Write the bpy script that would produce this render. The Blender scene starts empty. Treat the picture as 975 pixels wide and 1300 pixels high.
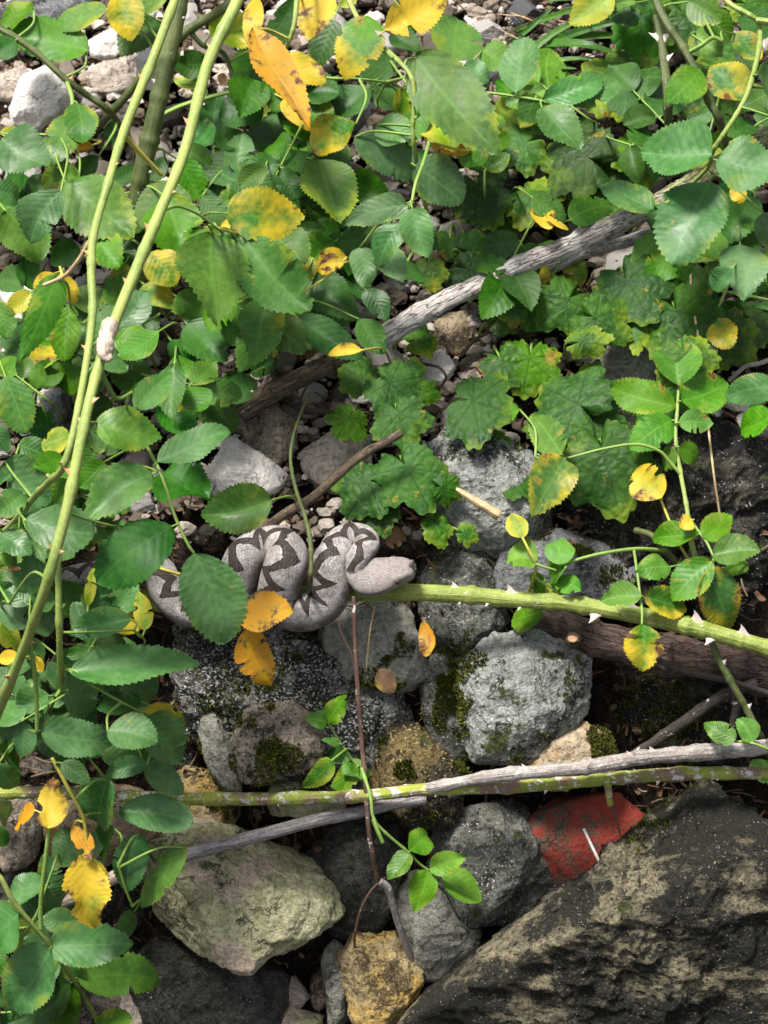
import bpy, bmesh, math, random
import numpy as np
from mathutils import Vector, Matrix

random.seed(11)
rng = np.random.default_rng(11)
scene = bpy.context.scene
col = scene.collection

# ------------------------------------------------------------------ camera, sky, sun, exposure
PITCH = math.radians(42)
DIST = 1.7
HALF_V = math.radians(10.0)
FW = Vector((0, math.cos(PITCH), -math.sin(PITCH)))
UPV = Vector((0, math.sin(PITCH), math.cos(PITCH)))
RT = Vector((1, 0, 0))
CAM = -FW * DIST
FPX = 650.0 / math.tan(HALF_V)
MPP = DIST / FPX                     # metres covered by one photo pixel at the snake

cam_data = bpy.data.cameras.new("camera")
cam_data.sensor_fit = 'VERTICAL'
cam_data.sensor_height = 24
cam_data.lens = 12.0 / math.tan(HALF_V)
cam_data.clip_start = 0.05
cam_data.clip_end = 300
cam_data.dof.use_dof = True
cam_data.dof.focus_distance = DIST - 0.03
cam_data.dof.aperture_fstop = 12.0
cam = bpy.data.objects.new("camera", cam_data)
col.objects.link(cam)
cam.location = CAM
cam.rotation_euler = FW.to_track_quat('-Z', 'Y').to_euler()
scene.camera = cam

SUN_EL, SUN_AZ = math.radians(73), math.radians(-80)     # azimuth measured from +Y towards +X
SUN_DIR = Vector((math.sin(SUN_AZ) * math.cos(SUN_EL), math.cos(SUN_AZ) * math.cos(SUN_EL), math.sin(SUN_EL)))
world = bpy.data.worlds.new("World")
scene.world = world
world.use_nodes = True
wn = world.node_tree.nodes
wl = world.node_tree.links
sky = wn.new('ShaderNodeTexSky')
sky.sky_type = 'NISHITA'
sky.sun_disc = False
sky.sun_elevation = SUN_EL
sky.sun_rotation = SUN_AZ
sky.dust_density = 4.0
sky.air_density = 1.0
sky.ozone_density = 1.0
bg = wn['Background']
bg.inputs['Strength'].default_value = 0.075
hsv = wn.new('ShaderNodeHueSaturation')          # a veiled, nearly white sky
hsv.inputs['Saturation'].default_value = 0.35
wl.new(sky.outputs[0], hsv.inputs['Color'])
wl.new(hsv.outputs[0], bg.inputs['Color'])
sun_data = bpy.data.lights.new("sun", 'SUN')
sun_data.energy = 3.0
sun_data.angle = math.radians(13)
sun_data.color = (1.0, 0.95, 0.87)
sun = bpy.data.objects.new("sun", sun_data)
col.objects.link(sun)
sun.location = (0, 0, 3)
sun.rotation_euler = SUN_DIR.to_track_quat('Z', 'Y').to_euler()
vs = scene.view_settings
vs.view_transform = 'Standard'
vs.look = 'None'
vs.gamma = 1
vs.use_curve_mapping = False
vs.exposure = 1.25
scene.cycles.max_bounces = 6
scene.cycles.transparent_max_bounces = 4

# ------------------------------------------------------------------ the bank: a shallow top and a steep face
SL_TOP, SL_FACE = math.radians(20), math.radians(58)
EDGE = FW * (-(0)) - UPV * (60 * MPP) + FW * 0.03
N_TOP = Vector((0, -math.sin(SL_TOP), math.cos(SL_TOP)))
N_FACE = Vector((0, -math.sin(SL_FACE), math.cos(SL_FACE)))

def P(px, py, h=0.0):
    """point on the bank seen at a photo pixel, lifted h metres towards the viewer"""
    d = FW + RT * ((px - 487.5) / FPX) + UPV * ((650 - py) / FPX)
    t = max(N.dot(EDGE - CAM) / N.dot(d) for N in (N_TOP, N_FACE))
    return CAM + d * (t - h)

def proj(p):
    v = p - CAM
    z = v.dot(FW)
    return (487.5 + FPX * v.dot(RT) / z, 650 - FPX * v.dot(UPV) / z)

def ground_z(y):
    d = y - EDGE.y
    if d >= 0:
        s = math.tan(SL_TOP)
        return EDGE.z + s * min(d, 1.6) + 0.06 * max(0, d - 1.6) / (1 + max(0, d - 1.6) * .02)
    return EDGE.z + math.tan(SL_FACE) * max(d, -0.5)

# ------------------------------------------------------------------ numpy noise
def _hash(ix, iy, iz, seed):
    n = (ix.astype(np.int64) * 374761393 + iy.astype(np.int64) * 668265263 + iz.astype(np.int64) * 2147483647 + seed * 1274126177) & 0xffffffff
    n = ((n ^ (n >> 13)) * 1274126177) & 0xffffffff
    n = ((n ^ (n >> 15)) * 2246822519) & 0xffffffff
    n = n ^ (n >> 16)
    return n.astype(np.float64) / 2147483647.5 - 1.0

def vnoise(p, seed=0):
    i = np.floor(p).astype(np.int64)
    f = p - i
    f = f * f * f * (f * (f * 6 - 15) + 10)
    out = 0
    for dx in (0, 1):
        wx = f[:, 0] if dx else 1 - f[:, 0]
        for dy in (0, 1):
            wy = f[:, 1] if dy else 1 - f[:, 1]
            for dz in (0, 1):
                wz = f[:, 2] if dz else 1 - f[:, 2]
                out = out + wx * wy * wz * _hash(i[:, 0] + dx, i[:, 1] + dy, i[:, 2] + dz, seed)
    return out

def fbm(p, octaves=4, seed=0, gain=0.5, ridged=False):
    a, s, out = 1.0, 1.0, 0
    for o in range(octaves):
        n = vnoise(p * s + o * 17.3, seed + o)
        if ridged:
            n = 1 - 2 * np.abs(n)
        out = out + a * n
        a *= gain
        s *= 2.03
    return out

# ------------------------------------------------------------------ object helpers
WLOC = {}

def mesh_obj(name, verts, faces, mat, parent=None, loc=None, uvs=None, smooth=True, mw=None, mesh=None):
    """verts in world space when loc is given (stored relative to loc); with mw they are local"""
    if mesh is None:
        mesh = bpy.data.meshes.new(name)
        v = np.asarray(verts, dtype=float).reshape(-1, 3)
        if mw is None and loc is not None:
            v = v - np.array(loc)
        mesh.from_pydata(v.tolist(), [], faces)
        if uvs is not None:
            uvl = mesh.uv_layers.new(name="UVMap")
            idx = np.zeros(len(mesh.loops), dtype=np.int32)
            mesh.loops.foreach_get('vertex_index', idx)
            uvl.data.foreach_set('uv', np.asarray(uvs, dtype=np.float32)[idx].ravel())
        if smooth:
            mesh.polygons.foreach_set('use_smooth', [True] * len(mesh.polygons))
        if mat:
            mesh.materials.append(mat)
        mesh.update()
    o = bpy.data.objects.new(name, mesh)
    col.objects.link(o)
    m = mw if mw is not None else Matrix.Translation(loc if loc is not None else (0, 0, 0))
    place(o, m, parent)
    return o

def place(o, m, parent=None):
    if parent is not None:
        o.parent = parent
        o.matrix_parent_inverse = WLOC[parent.name].inverted()
    o.matrix_basis = m
    WLOC[o.name] = m.copy()

def empty(name, loc):
    o = bpy.data.objects.new(name, None)
    o.empty_display_size = 0.02
    col.objects.link(o)
    place(o, Matrix.Translation(loc))
    return o

def tag(o, label=None, cat=None, group=None, kind=None):
    if label: o['label'] = label
    if cat: o['category'] = cat
    if group: o['group'] = group
    if kind: o['kind'] = kind
    return o

# ------------------------------------------------------------------ node helpers
class NT:
    def __init__(self, name):
        self.mat = bpy.data.materials.new(name)
        self.mat.use_nodes = True
        self.t = self.mat.node_tree
        self.t.nodes.clear()
        self.out = self.t.nodes.new('ShaderNodeOutputMaterial')
    def n(self, typ, **kw):
        nd = self.t.nodes.new('ShaderNode' + typ)
        for k, v in kw.items():
            if k.startswith('i_'):
                key = k[2:]
                key = int(key) if key.isdigit() else key
                self.set(nd.inputs[key], v)
            else:
                setattr(nd, k, v)
        return nd
    def set(self, sock, v):
        if hasattr(v, 'is_output') or isinstance(v, bpy.types.NodeSocket):
            self.t.links.new(v, sock)
        else:
            if isinstance(v, tuple) and len(v) == 3 and sock.type == 'RGBA':
                v = (*v, 1)
            sock.default_value = v
    def math(self, op, a, b=None, c=None, clamp=False):
        nd = self.t.nodes.new('ShaderNodeMath')
        nd.operation = op
        nd.use_clamp = clamp
        for i, v in enumerate((a, b, c)):
            if v is not None: self.set(nd.inputs[i], v)
        return nd.outputs[0]
    def mix(self, f, a, b, blend='MIX'):
        nd = self.t.nodes.new('ShaderNodeMix')
        nd.data_type = 'RGBA'
        nd.blend_type = blend
        self.set(nd.inputs[0], f)
        self.set(nd.inputs[6], a)
        self.set(nd.inputs[7], b)
        return nd.outputs[2]
    def ramp(self, v, lo, hi, a=0.0, b=1.0):
        nd = self.t.nodes.new('ShaderNodeMapRange')
        nd.interpolation_type = 'SMOOTHSTEP'
        self.set(nd.inputs[0], v)
        nd.inputs[1].default_value = lo
        nd.inputs[2].default_value = hi
        nd.inputs[3].default_value = a
        nd.inputs[4].default_value = b
        return nd.outputs[0]
    def noise(self, vec, scale, detail=4, rough=0.55, w=None, dist=0.0):
        nd = self.t.nodes.new('ShaderNodeTexNoise')
        if w is not None:
            key = (vec.as_pointer() if hasattr(vec, 'as_pointer') else id(vec), w.as_pointer())
            if not hasattr(self, '_off'): self._off = {}
            if key not in self._off:
                ad = self.t.nodes.new('ShaderNodeVectorMath')
                ad.operation = 'ADD'
                self.set(ad.inputs[0], vec)
                self.t.links.new(w, ad.inputs[1])
                self._off[key] = ad.outputs[0]
            vec = self._off[key]
        self.set(nd.inputs['Vector'], vec)
        nd.inputs['Scale'].default_value = scale
        nd.inputs['Detail'].default_value = detail
        nd.inputs['Roughness'].default_value = rough
        nd.inputs['Distortion'].default_value = dist
        return nd.outputs[0]
    def voro(self, vec, scale, feature='F1', rand=1.0):
        nd = self.t.nodes.new('ShaderNodeTexVoronoi')
        nd.feature = feature
        self.set(nd.inputs['Vector'], vec)
        nd.inputs['Scale'].default_value = scale
        nd.inputs['Randomness'].default_value = rand
        return nd
    def bump(self, height, strength=0.5, dist=0.001, normal=None):
        nd = self.t.nodes.new('ShaderNodeBump')
        nd.inputs['Strength'].default_value = strength
        nd.inputs['Distance'].default_value = dist
        self.set(nd.inputs['Height'], height)
        if normal is not None: self.set(nd.inputs['Normal'], normal)
        return nd.outputs[0]
    def principled(self, color, rough, normal=None, spec=0.5):
        p = self.t.nodes.new('ShaderNodeBsdfPrincipled')
        self.set(p.inputs['Base Color'], color)
        self.set(p.inputs['Roughness'], rough)
        p.inputs['Specular IOR Level'].default_value = spec
        if normal is not None: self.set(p.inputs['Normal'], normal)
        return p
    def finish(self, shader):
        self.t.links.new(shader, self.out.inputs['Surface'])
        return self.mat

def leaf_mat(name, base, dark, yel=0.0, ycol=(0.55, 0.42, 0.02), brown=0.0, rough=0.45, lobed=False, trans=0.22, vein=0.35, spec=0.45, edge=0.25):
    k = NT(name)
    tc = k.n('TexCoord')
    obj, uv = tc.outputs['Object'], tc.outputs['UV']
    rnd = k.math('MULTIPLY', k.n('ObjectInfo').outputs['Random'], 3.7)
    sep = k.n('SeparateXYZ', i_0=uv)
    u = k.math('SUBTRACT', k.math('MULTIPLY', sep.outputs[0], 2.0), 1.0)
    v = sep.outputs[1]
    side = k.math('ABSOLUTE', u)
    if not lobed:
        mid = k.ramp(side, 0.03, 0.085, 1, 0)
        fr = k.math('FRACT', k.math('ADD', k.math('SUBTRACT', k.math('MULTIPLY', v, 8.0), k.math('MULTIPLY', k.math('POWER', side, 1.25), 2.1)), k.math('MULTIPLY', k.math('SIGN', u), 0.23)))
        sv = k.ramp(k.math('ABSOLUTE', k.math('SUBTRACT', fr, 0.5)), 0.04, 0.13, 1, 0)
        veins = k.math('MAXIMUM', mid, k.math('MULTIPLY', sv, 0.28))
        edist = side
        pillow = k.ramp(k.math('ABSOLUTE', k.math('SUBTRACT', fr, 0.5)), 0.0, 0.42, 0, 1)
    else:
        v2 = k.math('SUBTRACT', k.math('MULTIPLY', v, 2.0), 1.0)
        rr = k.math('SQRT', k.math('ADD', k.math('MULTIPLY', u, u), k.math('MULTIPLY', v2, v2)))
        ang = k.math('ARCTAN2', u, v2)
        best = None
        for a in (0.0, 0.95, -0.95, 1.95, -1.95):
            d = k.math('MULTIPLY', k.math('ABSOLUTE', k.math('SUBTRACT', ang, a)), rr)
            best = d if best is None else k.math('MINIMUM', best, d)
        mid = k.ramp(best, 0.008, 0.03, 1, 0)
        vo = k.voro(obj, 150, 'DISTANCE_TO_EDGE')
        wv = k.n('VectorMath', operation='ADD')
        k.t.links.new(obj, wv.inputs[0])
        k.t.links.new(rnd, wv.inputs[1])
        k.t.links.new(wv.outputs[0], vo.inputs['Vector'])
        net = k.ramp(vo.outputs[0], 0.0, 0.08, 1, 0)
        veins = k.math('MAXIMUM', mid, k.math('MULTIPLY', net, 0.45))
        edist = rr
        pillow = k.math('MULTIPLY', k.ramp(vo.outputs[0], 0.0, 0.35, 0, 1), k.ramp(best, 0.0, 0.06, 0.2, 1))
    n1 = k.noise(obj, 45, 3, 0.5, w=rnd)
    n2 = k.noise(obj, 260, 3, 0.6, w=rnd)
    n3 = k.noise(obj, 1300, 2, 0.6, w=rnd)
    c = k.mix(k.ramp(n1, 0.35, 0.65), dark, base)
    c = k.mix(k.math('MULTIPLY', k.ramp(n2, 0.4, 0.7), 0.4), c, tuple(min(1, x * 1.5 + .006) for x in base))
    # a shift of hue and value from leaf to leaf
    hs = k.n('HueSaturation', i_Color=c)
    r01 = k.n('ObjectInfo').outputs['Random']
    k.set(hs.inputs['Hue'], k.math('ADD', k.math('MULTIPLY', k.math('FRACT', k.math('MULTIPLY', r01, 13.7)), 0.03), 0.485))
    k.set(hs.inputs['Saturation'], k.math('ADD', k.math('MULTIPLY', k.math('FRACT', k.math('MULTIPLY', r01, 7.3)), 0.22), 0.9))
    k.set(hs.inputs['Value'], k.math('ADD', k.math('MULTIPLY', r01, 0.5), 0.75))
    c = hs.outputs[0]
    vc = tuple(min(1, x * 1.6 + 0.015) for x in base) if not lobed else tuple(x * 0.45 for x in dark)
    c = k.mix(k.math('MULTIPLY', veins, vein), c, vc)
    # pale flecks
    fl = k.math('MULTIPLY', k.ramp(n3, 0.66, 0.74), 0.22)
    c = k.mix(fl, c, (0.35, 0.42, 0.25))
    if yel > 0:
        yn = k.noise(obj, 32, 3, 0.55, w=k.math('ADD', rnd, 1.9))
        ym = k.math('ADD', k.math('ADD', yn, k.math('MULTIPLY', n2, 0.25)), k.math('MULTIPLY', k.math('SUBTRACT', edist, 0.5), edge))
        thr = 0.98 - 0.62 * yel
        ymask = k.ramp(ym, thr - 0.04, thr + 0.09)
        lg = tuple(0.5 * a + 0.5 * b for a, b in zip(base, ycol))
        c = k.mix(k.ramp(ym, thr - 0.16, thr), c, lg)
        c = k.mix(ymask, c, ycol)
    if brown > 0:
        bn = k.noise(obj, 75, 4, 0.65, w=k.math('ADD', rnd, 3.3))
        bm = k.ramp(k.math('ADD', bn, k.math('MULTIPLY', edist, 0.1)), 0.80 - 0.24 * brown, 0.86 - 0.22 * brown)
        c = k.mix(k.ramp(k.math('ADD', bn, k.math('MULTIPLY', edist, 0.1)), 0.74 - 0.24 * brown, 0.80 - 0.24 * brown, 0.0, 0.6), c, (0.32, 0.24, 0.03))
        c = k.mix(bm, c, k.mix(k.ramp(n2, 0.4, 0.6), (0.07, 0.028, 0.012), (0.19, 0.08, 0.025)))
    h = k.math('ADD', k.math('MULTIPLY', pillow, 0.5), k.math('MULTIPLY', n2, 0.5))
    nb = k.bump(h, 0.22 if not lobed else 0.6, 0.0007 if not lobed else 0.0016)
    nb = k.bump(n3, 0.25, 0.0003, nb)
    rg = k.ramp(n1, 0.3, 0.75, max(0.15, rough - 0.12), rough + 0.16)
    p = k.principled(c, rg, nb, spec)
    tr = k.n('BsdfTranslucent')
    k.set(tr.inputs[0], k.mix(0.6, c, (0.35, 0.5, 0.05), 'MULTIPLY') if False else c)
    ms = k.n('MixShader', i_0=trans)
    k.t.links.new(p.outputs[0], ms.inputs[1])
    k.t.links.new(tr.outputs[0], ms.inputs[2])
    return k.finish(ms.outputs[0])

def rock_mat(name, light, mid, dark, dark_amt=0.35, spk=0.3, spk_col=(0.55, 0.55, 0.52), moss=0.0, stain=None, stain_amt=0.0, bump=1.0, scale=1.0, rough=0.85, patch=None, patch_amt=0.0, streak=False, mott=0.6):
    k = NT(name)
    tc = k.n('TexCoord')
    obj = tc.outputs['Object']
    rnd = k.math('MULTIPLY', k.n('ObjectInfo').outputs['Random'], 3.1)
    src = obj
    if streak:
        mp = k.n('Mapping')
        k.t.links.new(obj, mp.inputs[0])
        mp.inputs['Rotation'].default_value = (0.4, 0.65, 0.0)
        mp.inputs['Scale'].default_value = (0.7, 1.0, 1.35)
        src = mp.outputs[0]
    big = k.noise(src, 24 * scale, 4, 0.6, w=rnd, dist=0.5)
    med = k.noise(src, 105 * scale, 6, 0.68, w=rnd)
    fine = k.noise(obj, 330 * scale, 5, 0.72, w=rnd)
    grain = k.noise(obj, 1050, 2, 0.7, w=rnd)
    c = k.mix(k.ramp(med, 0.38, 0.6), mid, light)
    if stain is not None:
        sm = k.ramp(k.math('ADD', k.math('MULTIPLY', k.noise(obj, 34 * scale, 4, 0.6, w=k.math('ADD', rnd, 5.1)), 0.75), k.math('MULTIPLY', fine, 0.25)), 0.62 - 0.3 * stain_amt, 0.72 - 0.3 * stain_amt)
        c = k.mix(sm, c, stain)
    if patch is not None:
        pn = k.noise(obj, 26 * scale, 3, 0.5, w=k.math('ADD', rnd, 9.7))
        pm = k.ramp(k.math('ADD', k.math('MULTIPLY', pn, 0.85), k.math('MULTIPLY', med, 0.15)), 0.66 - 0.2 * patch_amt, 0.69 - 0.2 * patch_amt)
        c = k.mix(pm, c, patch)
    # mottling
    c = k.mix(k.math('MULTIPLY', k.ramp(fine, 0.50, 0.60), 0.5 * mott), c, tuple(min(.85, x * 1.5) for x in light))
    c = k.mix(k.math('MULTIPLY', k.ramp(fine, 0.40, 0.49, 1, 0), mott), c, tuple(x * 0.55 for x in mid))
    # dark crusts of lichen and algae
    dm = k.math('ADD', k.math('ADD', k.math('MULTIPLY', big, 0.42), k.math('MULTIPLY', med, 0.33)), k.math('MULTIPLY', fine, 0.25))
    thr = 0.62 - 0.24 * dark_amt
    c = k.mix(k.ramp(dm, thr - 0.015, thr + 0.035), c, k.mix(k.ramp(grain, 0.45, 0.6), dark, tuple(x * 2.2 for x in dark)))
    # pale lichen dots
    flk = k.noise(obj, 620, 3, 0.62, w=k.math('ADD', rnd, 0.8))
    dot = k.ramp(k.math('ADD', flk, k.math('MULTIPLY', k.math('SUBTRACT', med, 0.5), 0.35)), 0.70 - 0.16 * spk, 0.745 - 0.16 * spk)
    c = k.mix(k.math('MULTIPLY', dot, 0.85), c, spk_col)
    pit = k.ramp(grain, 0.33, 0.44, 1, 0)
    c = k.mix(k.math('MULTIPLY', pit, 0.5), c, tuple(x * 0.5 for x in dark))
    if moss > 0:
        geo = k.n('NewGeometry')
        nz = k.n('SeparateXYZ', i_0=geo.outputs['Normal']).outputs[2]
        mm = k.math('ADD', k.noise(obj, 40, 4, 0.6, w=k.math('ADD', rnd, 2.2)), k.math('MULTIPLY', nz, 0.12))
        mk = k.ramp(mm, 0.76 - 0.25 * moss, 0.82 - 0.25 * moss)
        c = k.mix(mk, c, k.mix(k.ramp(fine, 0.4, 0.6), (0.010, 0.016, 0.004), (0.06, 0.07, 0.012)))
    cn = k.noise(src, 30 * scale, 4, 0.5, w=k.math('ADD', rnd, 7.7))
    cm = k.ramp(k.math('ABSOLUTE', k.math('SUBTRACT', cn, 0.5)), 0.0, 0.010, 1, 0)
    cm = k.math('MULTIPLY', cm, k.ramp(big, 0.42, 0.58))
    c = k.mix(k.math('MULTIPLY', cm, 0.7), c, tuple(x * 0.5 for x in dark))
    h = k.math('ADD', k.math('ADD', k.math('MULTIPLY', med, 1.0), k.math('MULTIPLY', fine, 0.55)), k.math('MULTIPLY', cm, -0.25))
    nb = k.bump(h, 0.9, 0.0055 * bump)
    nb = k.bump(grain, 0.6, 0.0008 * bump, nb)
    p = k.principled(c, k.ramp(fine, 0.3, 0.7, rough - 0.2, rough + 0.1), nb, 0.35)
    return k.finish(p.outputs[0])

def stem_mat(name, base, dark, streak=0.4, patch=None, patch_amt=0.0, lichen=0.0, rough=0.55, bump=0.4, fine_scale=1.0, plates=0.0, green_end=None):
    k = NT(name)
    tc = k.n('TexCoord')
    obj, uv = tc.outputs['Object'], tc.outputs['UV']
    rnd = k.math('MULTIPLY', k.n('ObjectInfo').outputs['Random'], 2.3)
    mp = k.n('Mapping')
    k.t.links.new(uv, mp.inputs[0])
    mp.inputs['Scale'].default_value = (9.0, 28.0, 1.0)
    st = k.noise(mp.outputs[0], 2.2, 5, 0.65, w=rnd)
    big = k.noise(obj, 38, 4, 0.6, w=rnd)
    fine = k.noise(obj, 520 * fine_scale, 4, 0.7, w=rnd)
    c = k.mix(k.ramp(big, 0.35, 0.65), dark, base)
    c = k.mix(k.math('MULTIPLY', k.ramp(st, 0.42, 0.62), streak), c, tuple(x * 0.55 for x in dark))
    c = k.mix(k.math('MULTIPLY', k.ramp(fine, 0.45, 0.65), 0.35), c, tuple(min(1, x * 1.35) for x in base))
    if patch is not None:
        pn = k.math('ADD', k.math('MULTIPLY', k.noise(obj, 62, 4, 0.6, w=k.math('ADD', rnd, 4.4)), 0.7), k.math('MULTIPLY', fine, 0.3))
        c = k.mix(k.ramp(pn, 0.66 - 0.3 * patch_amt, 0.72 - 0.3 * patch_amt), c, patch)
    if lichen > 0:
        ln = k.math('ADD', k.math('MULTIPLY', k.noise(obj, 150, 4, 0.7, w=k.math('ADD', rnd, 7.7)), 0.7), k.math('MULTIPLY', fine, 0.3))
        c = k.mix(k.ramp(ln, 0.64 - 0.26 * lichen, 0.69 - 0.26 * lichen), c, (0.62, 0.60, 0.56))
    if green_end is not None:
        vl = k.n('SeparateXYZ', i_0=uv).outputs[1]
        gm = k.ramp(k.math('ADD', vl, k.math('MULTIPLY', k.math('SUBTRACT', k.noise(obj, 70, 4, 0.7, w=rnd), 0.5), 0.22)), green_end - 0.02, green_end + 0.03)
        c = k.mix(k.math('MULTIPLY', gm, 0.85), c, k.mix(k.ramp(fine, 0.4, 0.62), (0.13, 0.15, 0.035), (0.30, 0.31, 0.10)))
    h = k.math('ADD', k.math('MULTIPLY', st, 0.8), k.math('MULTIPLY', fine, 0.6))
    if plates > 0:
        pv = k.voro(mp.outputs[0], 1.7, 'DISTANCE_TO_EDGE')
        dv = k.n('VectorMath', operation='ADD')
        k.t.links.new(mp.outputs[0], dv.inputs[0])
        nn = k.n('TexNoise', i_Vector=mp.outputs[0], i_Scale=1.6)
        k.t.links.new(nn.outputs[1], dv.inputs[1])
        k.t.links.new(dv.outputs[0], pv.inputs['Vector'])
        pe = k.ramp(pv.outputs[0], 0.0, 0.07, 1, 0)
        c = k.mix(k.math('MULTIPLY', pe, plates), c, (0.035, 0.026, 0.02))
        h = k.math('SUBTRACT', h, k.math('MULTIPLY', pe, 0.7))
    nb = k.bump(h, bump, 0.0030 * bump)
    p = k.principled(c, k.ramp(big, 0.3, 0.7, rough - 0.1, rough + 0.15), nb, 0.4)
    return k.finish(p.outputs[0])

# leaves ------------------------------------------------------------
ML = {
    'b': leaf_mat('leaf_bluish', (0.072, 0.170, 0.048), (0.042, 0.125, 0.026), brown=0.1, yel=0.12, ycol=(0.2, 0.28, 0.03), rough=0.47, spec=0.38, vein=0.3),
    'g': leaf_mat('leaf_green', (0.064, 0.168, 0.013), (0.034, 0.118, 0.008), yel=0.20, ycol=(0.30, 0.33, 0.02), brown=0.12, rough=0.5, spec=0.32, edge=0.15),
    'd': leaf_mat('leaf_dark', (0.034, 0.112, 0.011), (0.015, 0.068, 0.006), rough=0.5, vein=0.25, spec=0.28),
    'r': leaf_mat('leaf_fresh', (0.100, 0.235, 0.022), (0.060, 0.175, 0.013), yel=0.2, ycol=(0.30, 0.36, 0.04), brown=0.24, rough=0.52, trans=0.28, spec=0.32, edge=0.15),
    'l': leaf_mat('leaf_pale', (0.22, 0.31, 0.035), (0.14, 0.25, 0.025), yel=0.5, ycol=(0.45, 0.43, 0.04), brown=.15, rough=0.52, trans=0.3, spec=0.3),
    'm': leaf_mat('leaf_turning', (0.056, 0.165, 0.018), (0.032, 0.118, 0.011), yel=0.46, ycol=(0.52, 0.40, 0.02), brown=0.52, rough=0.52, trans=0.26, edge=0.1, spec=0.3),
    'y': leaf_mat('leaf_yellow', (0.30, 0.36, 0.025), (0.22, 0.30, 0.02), yel=0.78, ycol=(0.60, 0.42, 0.03), brown=0.68, rough=0.55, trans=0.3, spec=0.3, edge=0.1),
    'o': leaf_mat('leaf_orange', (0.54, 0.30, 0.025), (0.42, 0.20, 0.015), yel=0.6, ycol=(0.58, 0.27, 0.016), brown=0.66, rough=0.58, trans=0.2, spec=0.3),
    'n': leaf_mat('leaf_dry', (0.17, 0.095, 0.05), (0.08, 0.042, 0.024), yel=0.3, ycol=(0.26, 0.15, 0.07), brown=0.6, rough=0.7, trans=0.1, spec=0.25),
    'G': leaf_mat('grass_blade', (0.060, 0.16, 0.022), (0.035, 0.11, 0.014), rough=0.5, vein=0.1, spec=0.35),
    'L': leaf_mat('broad_leaf_dark', (0.034, 0.104, 0.008), (0.014, 0.060, 0.005), yel=0.20, ycol=(0.14, 0.22, 0.016), brown=0.2, rough=0.58, lobed=True, vein=0.5, edge=0.35, spec=0.24),
    'M': leaf_mat('broad_leaf_turning', (0.052, 0.148, 0.011), (0.027, 0.098, 0.007), yel=0.34, ycol=(0.20, 0.27, 0.017), brown=0.34, rough=0.58, lobed=True, vein=0.45, edge=0.3, spec=0.24),
}
# stems -------------------------------------------------------------
MS = {
    'cane_green': stem_mat('cane_green', (0.31, 0.38, 0.10), (0.19, 0.27, 0.06), 0.3, patch=(0.36, 0.27, 0.11), patch_amt=0.16, bump=0.25),
    'cane_bright': stem_mat('cane_bright', (0.31, 0.36, 0.085), (0.19, 0.25, 0.045), 0.5, patch=(0.42, 0.40, 0.17), patch_amt=0.2, lichen=0.16, bump=0.6),
    'cane_olive': stem_mat('cane_olive', (0.105, 0.13, 0.038), (0.05, 0.07, 0.02), 0.5, lichen=0.03, bump=0.4),
    'stalk': stem_mat('stalk', (0.21, 0.33, 0.065), (0.14, 0.24, 0.045), 0.15, bump=0.15),
    'stalk_yellow': stem_mat('stalk_yellow', (0.52, 0.47, 0.09), (0.38, 0.34, 0.06), 0.15, bump=0.15),
    'dead_mossy': stem_mat('dead_mossy', (0.60, 0.55, 0.52), (0.42, 0.36, 0.325), 0.35, patch=(0.17, 0.125, 0.095), patch_amt=0.16, lichen=0.5, rough=0.85, bump=0.9, plates=0.7, green_end=0.17),
    'dead_grey': stem_mat('dead_grey', (0.52, 0.48, 0.45), (0.32, 0.28, 0.255), 0.8, patch=(0.10, 0.075, 0.055), patch_amt=0.3, lichen=0.3, rough=0.8, bump=0.9),
    'drift': stem_mat('driftwood', (0.46, 0.425, 0.42), (0.26, 0.235, 0.235), 1.0, patch=(0.15, 0.125, 0.11), patch_amt=0.12, rough=0.8, bump=1.0),
    'drift_pale': stem_mat('driftwood_pale', (0.55, 0.44, 0.37), (0.36, 0.28, 0.23), 0.6, patch=(0.20, 0.14, 0.1), patch_amt=0.15, rough=0.75, bump=0.6),
    'bark_brown': stem_mat('bark_brown', plates=0.5, base=(0.27, 0.20, 0.135), dark=(0.12, 0.085, 0.055), streak=0.8, patch=(0.35, 0.29, 0.22), patch_amt=0.2, lichen=0.15, rough=0.85, bump=1.0),
    'log_dark': stem_mat('log_dark', (0.15, 0.10, 0.077), (0.06, 0.038, 0.03), 0.9, plates=0.4, lichen=0.0, rough=0.8, bump=1.0),
    'twig_red': stem_mat('twig_red', (0.145, 0.082, 0.06), (0.065, 0.036, 0.028), 0.5, lichen=0.16, rough=0.55, bump=0.5),
    'twig_dark': stem_mat('twig_dark', (0.085, 0.068, 0.058), (0.03, 0.024, 0.02), 0.7, lichen=0.14, rough=0.8, bump=0.8),
    'cane_patch': stem_mat('cane_patchy', (0.34, 0.38, 0.06), (0.22, 0.26, 0.045), 0.3, patch=(0.24, 0.15, 0.11), patch_amt=0.55, lichen=0.42, rough=0.65, bump=0.7),
    'straw': stem_mat('straw', (0.55, 0.42, 0.24), (0.36, 0.26, 0.14), 0.3, rough=0.6, bump=0.2),
    'white': stem_mat('bleached_stalk', (0.75, 0.72, 0.68), (0.6, 0.56, 0.52), 0.2, rough=0.6, bump=0.2),
    'thorn': stem_mat('thorn', (0.66, 0.58, 0.52), (0.46, 0.36, 0.30), 0.1, rough=0.5, bump=0.2),
    'thorn_orange': stem_mat('thorn_orange', (0.58, 0.34, 0.17), (0.42, 0.22, 0.10), 0.1, rough=0.5, bump=0.2),
    'bark_pale': stem_mat('bark_peel', (0.60, 0.49, 0.40), (0.36, 0.25, 0.18), 0.8, patch=(0.30, 0.19, 0.11), patch_amt=0.3, rough=0.7, bump=0.6),
}
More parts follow.
